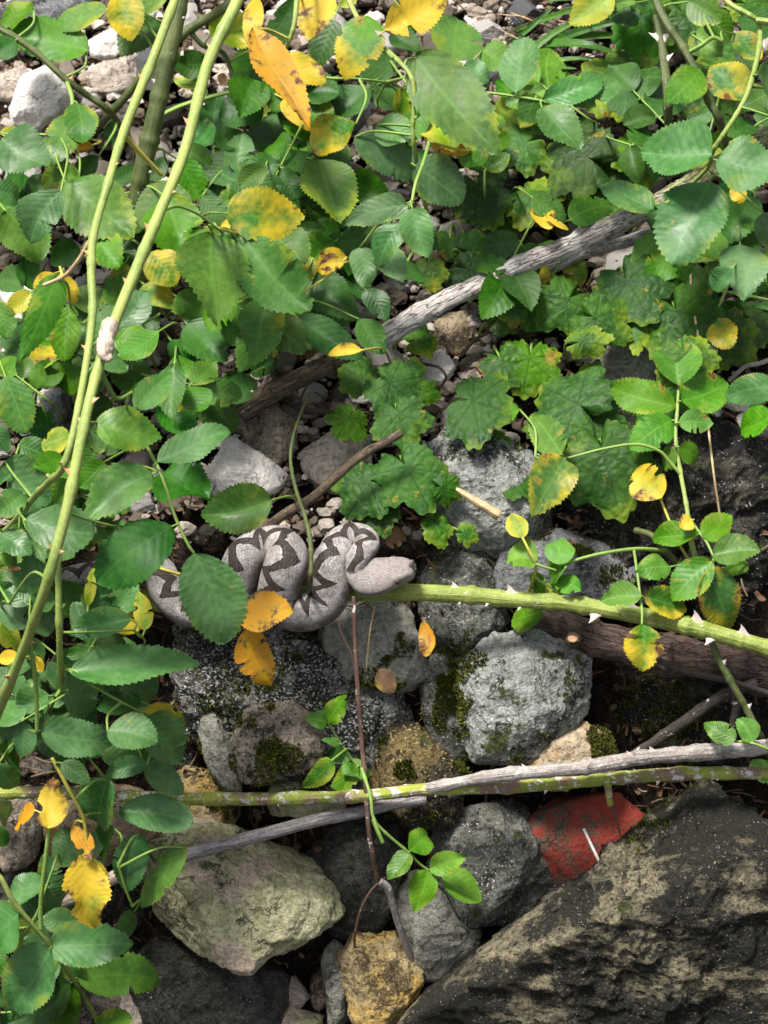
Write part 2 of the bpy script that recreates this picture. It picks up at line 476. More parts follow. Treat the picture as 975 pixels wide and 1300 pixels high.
# stones ------------------------------------------------------------
MR = {
    'speckled': rock_mat('stone_speckled', (0.36, 0.355, 0.33), (0.17, 0.17, 0.155), (0.012, 0.012, 0.009), 0.60, 0.95, moss=0.12, mott=0.9, bump=1.3),
    'grey': rock_mat('stone_grey', (0.36, 0.352, 0.30), (0.23, 0.225, 0.185), (0.045, 0.045, 0.036), 0.3, 0.4, moss=0.14),
    'lichen': rock_mat('stone_lichen', (0.33, 0.342, 0.322), (0.21, 0.218, 0.202), (0.016, 0.017, 0.012), 0.36, 0.55, moss=0.28),
    'olive': rock_mat('stone_olive', (0.56, 0.53, 0.34), (0.38, 0.37, 0.20), (0.06, 0.066, 0.03), 0.26, 0.25, spk_col=(0.55, 0.54, 0.4), patch=(0.62, 0.48, 0.38), patch_amt=0.55, bump=1.2),
    'charcoal': rock_mat('stone_charcoal', (0.10, 0.098, 0.084), (0.046, 0.046, 0.038), (0.010, 0.010, 0.008), 0.45, 0.3, spk_col=(0.36, 0.36, 0.32), moss=0.18, mott=0.9),
    'slate': rock_mat('stone_slate', (0.165, 0.168, 0.145), (0.082, 0.084, 0.07), (0.016, 0.017, 0.013), 0.42, 0.5, moss=0.22, mott=0.9),
    'ochre': rock_mat('stone_ochre', (0.50, 0.40, 0.22), (0.32, 0.25, 0.125), (0.07, 0.05, 0.022), 0.35, 0.2, spk_col=(0.65, 0.58, 0.4), stain=(0.46, 0.30, 0.07), stain_amt=0.5, bump=1.2),
    'tan': rock_mat('stone_tan', (0.52, 0.42, 0.29), (0.34, 0.26, 0.165), (0.06, 0.043, 0.026), 0.36, 0.25, stain=(0.34, 0.18, 0.06), stain_amt=0.4),
    'mossy': rock_mat('stone_mossy', (0.25, 0.18, 0.065), (0.09, 0.066, 0.027), (0.012, 0.010, 0.006), 0.6, 0.6, spk_col=(0.5, 0.4, 0.16), moss=0.25, mott=1.0),
    'boulder': rock_mat('stone_boulder', (0.33, 0.285, 0.185), (0.14, 0.12, 0.078), (0.010, 0.010, 0.007), 0.68, 0.3, spk_col=(0.42, 0.36, 0.24), scale=1.0, bump=1.5, streak=True, mott=1.0, moss=0.12),
    'bank': rock_mat('stone_bank', (0.13, 0.115, 0.082), (0.06, 0.052, 0.037), (0.008, 0.0075, 0.006), 0.66, 0.4, moss=0.25, bump=1.5, streak=True, mott=1.0),
    'white': rock_mat('stone_white', (0.78, 0.74, 0.705), (0.62, 0.57, 0.53), (0.26, 0.21, 0.175), 0.0, 0.2, spk_col=(0.8, 0.77, 0.74), bump=0.5, mott=0.12),
    'pink': rock_mat('stone_pinkish', (0.58, 0.50, 0.44), (0.42, 0.35, 0.295), (0.11, 0.085, 0.065), 0.18, 0.2, stain=(0.40, 0.28, 0.18), stain_amt=0.35, mott=0.5),
    'warm': rock_mat('stone_warm', (0.38, 0.32, 0.25), (0.22, 0.178, 0.135), (0.03, 0.025, 0.019), 0.42, 0.35, mott=0.8, bump=1.2),
    'bluegrey': rock_mat('stone_bluegrey', (0.21, 0.215, 0.225), (0.13, 0.134, 0.142), (0.03, 0.031, 0.033), 0.3, 0.35),
    'brick': rock_mat('brick_red', (0.30, 0.042, 0.025), (0.22, 0.031, 0.019), (0.055, 0.040, 0.027), 0.48, 0.1, spk_col=(0.4, 0.12, 0.08), stain=(0.12, 0.05, 0.03), stain_amt=0.35, bump=0.4, mott=0.4),
}

def soil_mat():
    k = NT('soil')
    obj = k.n('TexCoord').outputs['Object']
    a = k.noise(obj, 18, 6, 0.65)
    b = k.noise(obj, 160, 5, 0.7)
    c3 = k.noise(obj, 700, 3, 0.7)
    c = k.mix(k.ramp(b, 0.38, 0.65), (0.005, 0.0038, 0.0025), (0.03, 0.02, 0.013))
    c = k.mix(k.ramp(a, 0.52, 0.7), c, (0.06, 0.043, 0.028))
    c = k.mix(k.math('MULTIPLY', k.ramp(c3, 0.58, 0.68), 0.6), c, (0.22, 0.17, 0.12))
    nb = k.bump(k.math('ADD', b, k.math('MULTIPLY', c3, 0.4)), 1.0, 0.006)
    return k.finish(k.principled(c, 0.95, nb, 0.2).outputs[0])
M_SOIL = soil_mat()

def litter_mat():
    k = NT('litter')
    geo = k.n('NewGeometry')
    r = geo.outputs['Random Per Island']
    obj = k.n('TexCoord').outputs['Object']
    cr = k.n('ValToRGB')
    k.t.links.new(r, cr.inputs[0])
    e = cr.color_ramp.elements
    e[0].color = (0.03, 0.018, 0.012, 1)
    e[1].color = (0.30, 0.22, 0.14, 1)
    for pos, cc in ((0.3, (0.09, 0.045, 0.025, 1)), (0.6, (0.16, 0.085, 0.045, 1)), (0.85, (0.2, 0.15, 0.1, 1))):
        x = e.new(pos); x.color = cc
    c = k.mix(k.math('MULTIPLY', k.noise(obj, 500, 3, 0.6), 0.6), cr.outputs[0], (0.02, 0.014, 0.01))
    return k.finish(k.principled(c, 0.8, None, 0.25).outputs[0])
M_LITTER = litter_mat()

def chip_mat():
    k = NT('stone_chips')
    r = k.n('NewGeometry').outputs['Random Per Island']
    obj = k.n('TexCoord').outputs['Object']
    cr = k.n('ValToRGB')
    k.t.links.new(r, cr.inputs[0])
    e = cr.color_ramp.elements
    e[0].color = (0.05, 0.04, 0.03, 1)
    e[1].color = (0.66, 0.60, 0.55, 1)
    x = e.new(0.4); x.color = (0.17, 0.135, 0.10, 1)
    x = e.new(0.7); x.color = (0.42, 0.36, 0.30, 1)
    f = k.noise(obj, 600, 4, 0.7)
    c = k.mix(k.math('MULTIPLY', k.ramp(f, 0.4, 0.65), 0.5), cr.outputs[0], (0.14, 0.11, 0.09))
    return k.finish(k.principled(c, 0.9, k.bump(f, 0.7, 0.001), 0.25).outputs[0])
M_CHIP = chip_mat()

def moss_mat():
    k = NT('moss')
    r = k.n('NewGeometry').outputs['Random Per Island']
    c = k.mix(r, (0.022, 0.038, 0.006), (0.14, 0.145, 0.018))
    return k.finish(k.principled(c, 0.8, None, 0.2).outputs[0])
M_MOSS = moss_mat()

def plain_mat(name, c, rough, spec=0.5):
    k = NT(name)
    obj = k.n('TexCoord').outputs['Object']
    f = k.noise(obj, 300, 3, 0.6)
    cc = k.mix(k.ramp(f, 0.35, 0.65), tuple(x * 0.7 for x in c), c)
    return k.finish(k.principled(cc, rough, k.bump(f, 0.3, 0.001), spec).outputs[0])
M_EYE = plain_mat('eye_amber', (0.045, 0.028, 0.014), 0.1, 0.8)
M_BLUE = plain_mat('plastic_blue', (0.012, 0.016, 0.04), 0.45, 0.5)
M_TWIGW = plain_mat('wood_cut', (0.34, 0.2, 0.1), 0.8)

def viper_mat():
    k = NT('viper_skin')
    tc = k.n('TexCoord')
    uv, obj = tc.outputs['UV'], tc.outputs['Object']
    s = k.n('SeparateXYZ', i_0=uv)
    u = s.outputs[0]        # -1..1 round the body, 0 along the spine
    v = s.outputs[1]        # metres from the snout
    wob = k.math('MULTIPLY', k.math('SUBTRACT', k.noise(obj, 260, 3, 0.6), 0.5), 0.10)
    per = k.math('MULTIPLY', v, 1 / 0.0128)
    tri = k.math('MULTIPLY', k.math('SUBTRACT', k.math('PINGPONG', per, 0.5), 0.25), 4.0)   # -1..1
    d = k.math('ABSOLUTE', k.math('ADD', k.math('SUBTRACT', u, k.math('MULTIPLY', tri, 0.165)), wob))
    body = k.ramp(v, 0.034, 0.040)
    d = k.math('SUBTRACT', d, k.math('MULTIPLY', k.math('ABSOLUTE', tri), 0.045))
    band = k.math('MULTIPLY', k.ramp(d, 0.082, 0.094, 1, 0), body)
    rim = k.math('MULTIPLY', k.math('MULTIPLY', k.ramp(d, 0.050, 0.080), k.ramp(d, 0.084, 0.100, 1, 0)), body)
    n1 = k.noise(obj, 90, 4, 0.6)
    n2 = k.noise(obj, 420, 4, 0.65)
    n3 = k.noise(obj, 1400, 2, 0.6)
    base = k.mix(k.ramp(n1, 0.35, 0.65), (0.29, 0.265, 0.255), (0.49, 0.455, 0.44))
    base = k.mix(k.math('MULTIPLY', k.ramp(n2, 0.47, 0.6), 0.6), base, (0.15, 0.128, 0.118))
    base = k.mix(k.math('MULTIPLY', k.ramp(n3, 0.55, 0.66), 0.35), base, (0.12, 0.10, 0.09))
    au = k.math('ABSOLUTE', u)
    # flank blotches and brownish belly edge
    fl = k.math('MULTIPLY', k.math('MULTIPLY', k.ramp(au, 0.33, 0.52), k.ramp(n1, 0.34, 0.54)), body)
    base = k.mix(k.math('MULTIPLY', fl, 0.85), base, (0.062, 0.048, 0.040))
    c = k.mix(band, base, k.mix(k.ramp(n2, 0.35, 0.6), (0.022, 0.015, 0.013), (0.050, 0.036, 0.031)))
    c = k.mix(rim, c, (0.016, 0.012, 0.010))
    # head: cheek line and mouth
    hd = k.ramp(v, 0.032, 0.036, 1, 0)
    mouth = k.math('MULTIPLY', k.math('MULTIPLY', k.ramp(k.math('ABSOLUTE', k.math('SUBTRACT', au, 0.60)), 0.012, 0.03, 1, 0), hd), k.ramp(v, 0.029, 0.026))
    mouth = k.math('MULTIPLY', k.math('MULTIPLY', k.ramp(k.math('ABSOLUTE', k.math('SUBTRACT', au, 0.60)), 0.010, 0.028, 1, 0), hd), k.ramp(v, 0.025, 0.029, 1, 0))
    c = k.mix(k.math('MULTIPLY', mouth, 0.95), c, (0.03, 0.022, 0.019))
    eyeline = k.math('MULTIPLY', k.math('MULTIPLY', k.ramp(k.math('ABSOLUTE', k.math('SUBTRACT', au, k.math('ADD', 0.36, k.math('MULTIPLY', v, 4.0)))), 0.02, 0.05, 1, 0), k.ramp(v, 0.012, 0.015)), hd)
    c = k.mix(k.math('MULTIPLY', eyeline, 0.75), c, (0.06, 0.045, 0.039))
    hm = k.math('MULTIPLY', hd, k.math('MULTIPLY', k.ramp(n1, 0.4, 0.62), 0.55))
    c = k.mix(k.math('MULTIPLY', hd, 0.38), c, (0.20, 0.165, 0.15))
    c = k.mix(hm, c, (0.17, 0.138, 0.125))
    # keeled scales in diagonal rows
    su = k.math('MULTIPLY', u, 17.0)
    sv = k.math('MULTIPLY', v, 420.0)
    a = k.math('ABSOLUTE', k.math('SUBTRACT', k.math('FRACT', k.math('ADD', su, sv)), 0.5))
    b = k.math('ABSOLUTE', k.math('SUBTRACT', k.math('FRACT', k.math('SUBTRACT', su, sv)), 0.5))
    sc = k.ramp(k.math('MAXIMUM', a, b), 0.36, 0.5, 1, 0)
    c = k.mix(k.math('MULTIPLY', k.math('SUBTRACT', 1.0, sc), 0.13), c, (0.06, 0.05, 0.045))
    nb = k.bump(sc, 0.6, 0.0007)
    nb = k.bump(n2, 0.5, 0.0012, nb)
    return k.finish(k.principled(c, 0.55, nb, 0.4).outputs[0])
M_VIPER = viper_mat()

# ------------------------------------------------------------------ shape builders
def catmull(pts, n):
    """resample a list of rows (any width) by Catmull-Rom, n samples per span"""
    a = np.asarray(pts, dtype=float)
    if len(a) == 2:
        t = np.linspace(0, 1, n + 1)[:, None]
        return a[0] * (1 - t) + a[1] * t
    a = np.vstack([2 * a[0] - a[1], a, 2 * a[-1] - a[-2]])
    out = []
    for i in range(1, len(a) - 2):
        p0, p1, p2, p3 = a[i - 1], a[i], a[i + 1], a[i + 2]
        t = np.linspace(0, 1, n, endpoint=False)[:, None]
        out.append(0.5 * ((2 * p1) + (-p0 + p2) * t + (2 * p0 - 5 * p1 + 4 * p2 - p3) * t ** 2 + (-p0 + 3 * p1 - 3 * p2 + p3) * t ** 3))
    out.append(a[-2][None, :])
    return np.vstack(out)

def tube(pts, radii, sides=10, n=8, knobs=0.0, seed=0, nodes=0):
    rows = catmull([(*p, r) for p, r in zip(pts, radii)], n)
    c, r = rows[:, :3], np.maximum(rows[:, 3], 1e-5)
    if nodes:
        rn = np.random.default_rng(seed + 70)
        tt = np.linspace(0, 1, len(c))
        for q in np.linspace(.04, .96, nodes) + rn.uniform(-.02, .02, nodes):
            r = r * (1 + rn.uniform(.12, .26) * np.exp(-((tt - q) / (.30 / len(c) * 4)) ** 2))
        r = r * (1 + .05 * np.sin(tt * 23 + seed))
    m = len(c)
    tan = np.gradient(c, axis=0)
    tan /= np.linalg.norm(tan, axis=1)[:, None] + 1e-12
    ref = np.array([0.31, 0.52, 0.79])
    verts, uvs, faces = [], [], []
    length = np.concatenate([[0], np.cumsum(np.linalg.norm(np.diff(c, axis=0), axis=1))])
    nrm = np.cross(tan[0], ref)
    for i in range(m):
        nrm = nrm - tan[i] * nrm.dot(tan[i])
        nrm /= np.linalg.norm(nrm) + 1e-12
        bi = np.cross(tan[i], nrm)
        for j in range(sides + 1):
            a = 2 * math.pi * (j % sides) / sides
            verts.append(c[i] + r[i] * (math.cos(a) * nrm + math.sin(a) * bi))
            uvs.append((j / sides, length[i]))
    v = np.array(verts)
    if knobs > 0:
        cc = np.repeat(c, sides + 1, axis=0)
        rr = np.repeat(r, sides + 1)
        nz = fbm(v / (rr.mean() * 1.6), 3, seed) * 0.6 + fbm(v / (rr.mean() * 0.5), 2, seed + 9) * 0.25
        v = v + (v - cc) * (knobs * nz)[:, None]
    s = sides + 1
    for i in range(m - 1):
        for j in range(sides):
            faces.append((i * s + j, i * s + j + 1, (i + 1) * s + j + 1, (i + 1) * s + j))
    n0 = len(v)
    v = np.vstack([v, c[0] - tan[0] * r[0] * .15, c[-1] + tan[-1] * r[-1] * .15])
    uvs += [(0.5, 0), (0.5, length[-1])]
    for j in range(sides):
        faces.append((n0, j + 1, j))
        faces.append((n0 + 1, (m - 1) * s + j, (m - 1) * s + j + 1))
    return v, faces, uvs

def hull_planes(pts):
    bm = bmesh.new()
    for p in pts:
        bm.verts.new(p)
    res = bmesh.ops.convex_hull(bm, input=bm.verts)
    bm.normal_update()
    planes = []
    cen = sum((Vector(p) for p in pts), Vector()) / len(pts)
    for f in bm.faces:
        if f.calc_area() < 1e-10: continue
        nn = f.normal.copy()
        d = nn.dot(f.calc_center_median() - cen)
        if d < 0:
            nn, d = -nn, -d
        planes.append((nn.x, nn.y, nn.z, max(d, 1e-4)))
    bm.free()
    return cen, np.array(planes)

_ico = {}
def ico(sub):
    if sub not in _ico:
        bm = bmesh.new()
        bmesh.ops.create_icosphere(bm, subdivisions=sub, radius=1)
        v = np.array([tuple(x.co) for x in bm.verts])
        f = [tuple(x.index for x in fc.verts) for fc in bm.faces]
        bm.free()
        _ico[sub] = (v, f)
    return _ico[sub]

def stone_verts(planes, sub, seed, size, sharp=18, rough=0.06, fine=0.02, strata=0.0, chips=14):
    d, f = ico(sub)
    # knock off corners: extra planes just inside the support of the stone
    rc = np.random.default_rng(seed + 900)
    dots = d @ planes[:, :3].T
    r = np.where(dots > 1e-3, planes[:, 3] / np.maximum(dots, 1e-3), 1e3).min(axis=1)
    hard = d * r[:, None]
    ex = []
    for q in range(chips):
        n = rc.normal(size=3); n /= np.linalg.norm(n)
        ex.append((*n, (hard @ n).max() * rc.uniform(0.66, 0.9)))
    planes = np.vstack([planes, np.array(ex).reshape(-1, 4)]) if chips else planes
    dots = d @ planes[:, :3].T
    r = np.where(dots > 1e-3, planes[:, 3] / np.maximum(dots, 1e-3), 1e3)
    r = (r ** -sharp).sum(axis=1) ** (-1 / sharp)
    v = d * r[:, None]
    q = v / size
    # facets break at uneven depths, then small knocks and pits
    disp = rough * fbm(q * 3.0 + seed * 3.1, 4, seed, 0.55) + fine * fbm(q * 9 + seed, 4, seed + 5, 0.6, ridged=True)
    if strata:
        ph = (q @ np.array([0.25, -0.35, 0.9])) * 9 + fbm(q * 2, 2, seed + 3)
        disp = disp + strata * (np.abs((ph % 1.0) - 0.5) * 2 - 0.5)
    v = v + d * (disp * size)[:, None]
    return v, f

STONES = []            # (object, world verts) for moss
def rock(label, outline, h, depth, mat, sub=6, seed=None, rough=0.026, fine=0.012, sharp=70, name='stone', cat='stone', group=None, strata=0.0, drop=0.12, front=0.62, front_pts=None):
    """a stone whose seen outline (photo pixels) stands at its own distance, with a front, a back and thickness"""
    seed = seed if seed is not None else len(STONES) + 1
    rr = random.Random(seed)
    if name == 'stone':
        mx = sum(p[0] for p in outline) / len(outline); my = sum(p[1] for p in outline) / len(outline)
        outline = [(mx + (x - mx) * 1.09, my + (y - my) * 1.09) for x, y in outline]
    cx = sum(p[0] for p in outline) / len(outline)
    cy = sum(p[1] for p in outline) / len(outline)
    hgt = max(p[1] for p in outline) - min(p[1] for p in outline)
    wid = max(p[0] for p in outline) - min(p[0] for p in outline)
    c3 = P(cx, cy, h)
    z = (c3 - CAM).dot(FW)
    m = z / FPX
    dep = depth * m
    pts = []
    def at(px, py, toward):
        d = FW + RT * ((px - 487.5) / FPX) + UPV * ((650 - py) / FPX)
        return CAM + d * (z - toward)
    for (x, y) in outline:
        pts.append(at(x, y, rr.uniform(-.12, .12) * dep))
        fx = front * rr.uniform(0.6, 1.3)
        if front_pts is None: pts.append(at(cx + (x - cx) * fx, cy + (y - cy) * fx + drop * hgt * rr.uniform(.5, 1.2), dep * 0.5 * rr.uniform(0.75, 1.1)))
        bx = 0.75 * rr.uniform(0.9, 1.1)
        pts.append(at(cx + (x - cx) * bx, cy + (y - cy) * bx - 0.1 * hgt, -dep * 0.6))
    for (x, y, tw) in front_pts or ():
        pts.append(at(x, y, tw * m))
    cen, planes = hull_planes(pts)
    size = 0.5 * (wid + hgt) * m
    v, f = stone_verts(planes, sub, seed, size, sharp, rough, fine, strata, 0 if name == 'brick' else 4)
    wv = v + np.array(cen)
    o = mesh_obj(name, wv, f, MR[mat], loc=cen)
    tag(o, label, cat, group)
    STONES.append((o, wv, f))
    return o

def leaf_shape(length, width, kind='rose', fold=0.16, droop=0.18, wave=0.05, seed=0, teeth=13, rag=0.0, curl=0.0):
    """local frame: x across, y from base to tip, z the upper side"""
    rr = random.Random(seed)
    N = 58 if teeth else 22
    cols = [-1, -0.62, -0.3, 0, 0.3, 0.62, 1]
    a_ = rr.uniform(0.44, 0.78)
    b_ = rr.uniform(0.62, 1.0)
    if kind == 'grass':
        a_, b_ = 0.25, 0.5
    tt = np.linspace(0, 1, 201)
    prof = tt ** a_ * (1 - tt) ** b_
    prof /= prof.max()
    ph1, ph2, ph3 = (rr.uniform(0, 6.28) for _ in range(3))
    skew = rr.uniform(-0.12, 0.12)
    bendx = rr.uniform(-0.07, 0.07)
    twist = rr.uniform(-0.5, 0.5)
    tipc = rr.choice((0, 0, 0.25, 0.5)) * rr.choice((-1, 1, 1))
    verts, uvs = [], []
    rows = np.linspace(0.0, 1.0, N)
    bites = []
    if teeth and rr.random() < 0.38:          # nibbled margins
        for _ in range(rr.choice((1, 1, 2, 3))):
            bites.append((rr.uniform(.2, .9), rr.uniform(.018, .055), rr.choice((-1, 1)), rr.uniform(.15, .55)))
    for i, t in enumerate(rows):
        w = 0.5 * width * float(np.interp(t, tt, prof))
        if i == 0: w = 0.02 * width
        if i == N - 1: w = 0.004 * width
        for s in cols:
            e = abs(s)
            ww = w * (1 + (skew if s > 0 else -skew) * 0.6)
            x = s * ww
            y = t * length
            if teeth and e == 1 and 0.08 < t < 0.97:
                saw = (t * teeth + (0.3 if s > 0 else 0)) % 1.0
                x += math.copysign(1, s) * width * 0.062 * (saw - 0.4)
                y += length * 0.016 * saw
            for b0, bw, bs, bd in bites:
                if s * bs > 0:
                    x *= 1 - bd * min(1, 1.25 * math.exp(-((t - b0) / bw) ** 4)) * (.35 + .65 * e)
            if rag and e > 0.5:
                rg = (math.sin(t * 8 + ph1 + s * 1.3) + 0.5 * math.sin(t * 15 + ph2 + s)) * rag
                x *= 1 - max(0, rg) * 0.45
            z = fold * e * ww * (0.9 + 0.3 * math.sin(ph3 + t * 3)) - droop * length * (t ** 2) * 0.6
            z += wave * width * e * math.sin(t * 9 + ph1 + (1.5 if s > 0 else 0)) * 0.5
            z += curl * width * e * e * 0.5
            x += bendx * length * math.sin(t * 3.14)
            z += twist * t * s * ww * 0.8 - tipc * length * max(0, t - .62) ** 2 * 1.6
            verts.append((x, y, z))
            uvs.append((s * 0.5 + 0.5, t))
    nc = len(cols)
    faces = []
    for i in range(N - 1):
        for j in range(nc - 1):
            faces.append((i * nc + j, i * nc + j + 1, (i + 1) * nc + j + 1, (i + 1) * nc + j))
    return np.array(verts), faces, uvs

def lobed_shape(R, seed=0, squash=1.0, pucker=0.06, deep=0.25):
    rr = random.Random(seed)
    rings, segs = 9, 120
    ph = [rr.uniform(0, 6.28) for _ in range(4)]
    amp = [1.0, rr.uniform(.82, .96), rr.uniform(.82, .96), rr.uniform(.62, .78), rr.uniform(.62, .78)]
    lob = [0.0, 0.95, -0.95, 1.95, -1.95]
    verts, uvs, faces = [(0, 0, 0)], [(0.5, 0.5)], []
    for k in range(1, rings + 1):
        q = k / rings
        for j in range(segs):
            a = -math.pi + 2 * math.pi * (j + 0.5) / segs
            best = 0
            for A, L in zip(amp, lob):
                d = abs(a - L)
                best = max(best, A * (1 - deep * min(1.6, (d / 0.5) ** 1.7)))
            r = best
            sinus = math.pi - abs(a)
            r *= min(1, 0.30 + 1.3 * (sinus / 0.75) ** 0.8) if sinus < 0.6 else 1
            r *= 1 + 0.10 * (abs(((a * 3.6 + ph[0] * .1) % 1.0) - 0.5) * 2 - .5) * (q > 0.95) + 0.03 * math.sin(a * 7 + ph[1])
            x = math.sin(a) * r * R * q * squash
            y = math.cos(a) * r * R * q
            vein = min(abs(a - L) for L in lob) * q
            z = pucker * R * (min(vein, 0.3) * 0.9 + 0.3 * math.sin(x / R * 13 + ph[2]) * math.sin(y / R * 12 + ph[3]) * q + 0.5 * math.sin(a * 3 + ph[1]) * q * q)
            z -= 0.16 * R * q * q * (1 + 0.5 * math.sin(2 * a + ph[0]))
            verts.append((x, y, z))
            uvs.append((0.5 + 0.5 * math.sin(a) * r * q, 0.5 + 0.5 * math.cos(a) * r * q))
    for j in range(segs - 1):
        faces.append((0, 1 + j + 1, 1 + j))
    for k in range(rings - 1):
        for j in range(segs - 1):
            a0 = 1 + k * segs + j
            faces.append((a0, a0 + 1, a0 + segs + 1, a0 + segs))
    return np.array(verts), faces, uvs

def frame(base, tip, tilt=0.25, rr=random, toward=0.55):
    y = (tip - base).normalized()
    toc = (CAM - base).normalized()
    n = toc * toward + Vector((0, 0, 1)) * (1 - toward) + Vector((rr.uniform(-1, 1), rr.uniform(-1, 1), rr.uniform(-1, 1))) * tilt
    x = y.cross(n).normalized()
    n = x.cross(y).normalized()
    vis = abs(n.dot(toc))
    m = Matrix((x, y, n)).transposed().to_4x4()
    m.translation = base
    return m, vis

# ------------------------------------------------------------------ plants
_thorn_mesh = {}
def thorn_mesh(mat):
    if mat not in _thorn_mesh:
        v, f = [], []
        rings = [(-0.08, 1.15, 0.0), (0.08, 0.88, 0.03), (0.26, 0.52, 0.14), (0.55, 0.25, 0.34), (0.80, 0.02, 0.66)]
        for (z, r, off) in rings:
            for j in range(8):
                a = j * math.pi / 4
                v.append((math.cos(a) * r * 0.19, math.sin(a) * r * 0.56 - off * 0.6, z))
        for i in range(4):
            for j in range(8):
                f.append((i * 8 + j, i * 8 + (j + 1) % 8, (i + 1) * 8 + (j + 1) % 8, (i + 1) * 8 + j))
        me = bpy.data.meshes.new('thorn')
        me.from_pydata(v, [], f)
        me.polygons.foreach_set('use_smooth', [True] * len(f))
        me.materials.append(MS[mat])
        _thorn_mesh[mat] = me
    return _thorn_mesh[mat]

LEAFSEED = [100]

class Plant:
    def __init__(self, name, label, cat, base, group=None):
        self.root = empty(name, base)
        tag(self.root, label, cat, group)
        self.segs = []            # (pixel, world point, parent object)
    def stem(self, pts, r0, r1, mat, part='stem', sides=10, knobs=0.04, attach=True, parent=None, seed=3):
        """pts: photo pixels with a height above the bank, radii in photo pixels"""
        p3 = [P(*p) for p in pts]
        k = len(p3)
        rad = [(r0 + (r1 - r0) * i / (k - 1)) * MPP * ((p - CAM).dot(FW) / DIST) for i, p in enumerate(p3)]
        v, f, uv = tube(p3, rad, sides, 14, knobs, seed, nodes=len(p3) if part == 'stem' and k > 5 else 0)
        o = mesh_obj(part, v, f, MS[mat], parent or self.root, loc=p3[0], uvs=uv)
        rows = catmull([tuple(p) for p in p3], 10)
        self.line = rows
        self.rad = np.interp(np.linspace(0, 1, len(rows)), np.linspace(0, 1, k), rad)
        if attach:
            for q in rows:
                q = Vector(q)
                self.segs.append((proj(q), q, o))
        return o
    def thorns(self, stem_obj, specs, mat, size=9):
        """specs: fraction along the stem, angle seen (degrees, 90 = up in the picture), scale"""
        rows = self.line
        for (t, ang, sc) in specs:
            i = min(len(rows) - 2, int(t * (len(rows) - 1)))
            c = Vector(rows[i])
            tan = (Vector(rows[i + 1]) - Vector(rows[i])).normalized()
            a = math.radians(ang)
            d = RT * math.cos(a) + UPV * math.sin(a) - FW * 0.55
            d = (d - tan * d.dot(tan)).normalized()
            x = tan.cross(d).normalized()
            s = size * sc * MPP
            m = Matrix((x * s, tan * s, d * s)).transposed().to_4x4()
            m.translation = c + d * self.rad[i] * 0.82
            mesh_obj('thorn', None, None, None, stem_obj, mw=m, mesh=thorn_mesh(mat))
    def nearest(self, px, lim, pos, wz):
        best, bq = lim, None
        z = (pos - CAM).dot(FW)
        for s in self.segs:
            d = math.hypot(s[0][0] - px[0], s[0][1] - px[1]) + wz * max(0, abs((s[1] - CAM).dot(FW) - z) - 0.03)
            if d < best:
                best, bq = d, s
        return best, bq

def petiole(parent, a, b, r, mat='stalk', sag=0.15, name='petiole', ctrl=None):
    mid = ctrl if ctrl is not None else (a + b) / 2 + FW * ((b - a).length * sag)
    v, f, uv = tube([a, mid, b], [r * 0.8, r, r * 1.25], 6, 5)
    return mesh_obj(name, v, f, MS[mat], parent, loc=a, uvs=uv)

DEFH = {'b': .125, 'g': .095, 'd': .055, 'r': .06, 'l': .085, 'm': .09, 'y': .10, 'o': .08, 'n': .03, 'L': .03, 'M': .035}

def rose_leaf(plants, bx, by, tx, ty, w, typ, h=None, own=None, name='leaflet', label=None, cat=None, rag=0.0, stalkmat=None, curl=None, toward=0.55, tilt=0.22):
    """a toothed leaflet seen from base to tip in photo pixels; it joins the nearest stalk of the plants given"""
    LEAFSEED[0] += 1
    sd = LEAFSEED[0]
    rr = random.Random(sd)
    hit = (0, None)
    if plants:
        h0 = DEFH[typ] if h is None else h
        hit = min((p.nearest((bx, by), 95, P(bx, by, h0), 1000 if typ in 'd' else 450) + (p,) for p in plants), key=lambda q: q[0])
    if h is None:
        h = DEFH[typ] + rr.uniform(-.015, .02)
        if hit[1] is not None and hit[0] < 24:
            z = (hit[1][1] - CAM).dot(FW)
            z0 = (P(bx, by, 0) - CAM).dot(FW)
            h = max(0.02, min(0.33, (z0 - z) + rr.uniform(-0.004, .008)))
    ht = max(0.012, h + rr.uniform(-0.02, 0.012))
    B, T = P(bx, by, h), P(tx, ty, ht)
    m, vis = frame(B, T, tilt, rr, toward)
    length = (T - B).length
    zf = (B - CAM).dot(FW) / DIST
    width = w * MPP * zf / max(0.62, vis)
    width = min(width, length * 1.15)
    dr = rr.uniform(0.02, 0.22)
    v, f, uv = leaf_shape(length * 1.03, width, fold=rr.uniform(0.05, 0.5), droop=dr, wave=rr.uniform(0.02, 0.16), seed=sd, teeth=rr.choice((17, 18, 19)), rag=rag, curl=curl if curl is not None else rr.uniform(-.12, .06))
    if not plants:
        o = mesh_obj(name, v, f, ML[typ], None, uvs=uv, mw=m)
        tag(o, label, cat)
        return o
    best, seg = hit[0], hit[1]
    plant = hit[2]
    sm = stalkmat or ('stalk_yellow' if typ in 'yo' else 'stalk')
    if seg is not None:
        par = seg[2]
        o = mesh_obj(name, v, f, ML[typ], par, uvs=uv, mw=m)
        if best > 1.5:
            back = B - (T - B).normalized() * min((seg[1] - B).length * 0.4, 0.012)
            petiole(plant.root, B + (T - B) * 0.02, seg[1], (1.3 if best < 30 else 1.7) * MPP, sm, ctrl=(back + seg[1]) / 2 + FW * (0.1 * (seg[1] - B).length))
    else:
        o = mesh_obj(name, v, f, ML[typ], (own or plant).root, uvs=uv, mw=m)
        dx, dy = bx - tx, by - ty
        l = math.hypot(dx, dy)
        e = P(bx + dx / l * 35, by + dy / l * 25 + 12, -0.004)
        petiole((own or plant).root, B + (T - B) * 0.02, e, 1.6 * MPP, sm, ctrl=P(bx + dx / l * 24, by + dy / l * 22, h * 0.62))
    return o

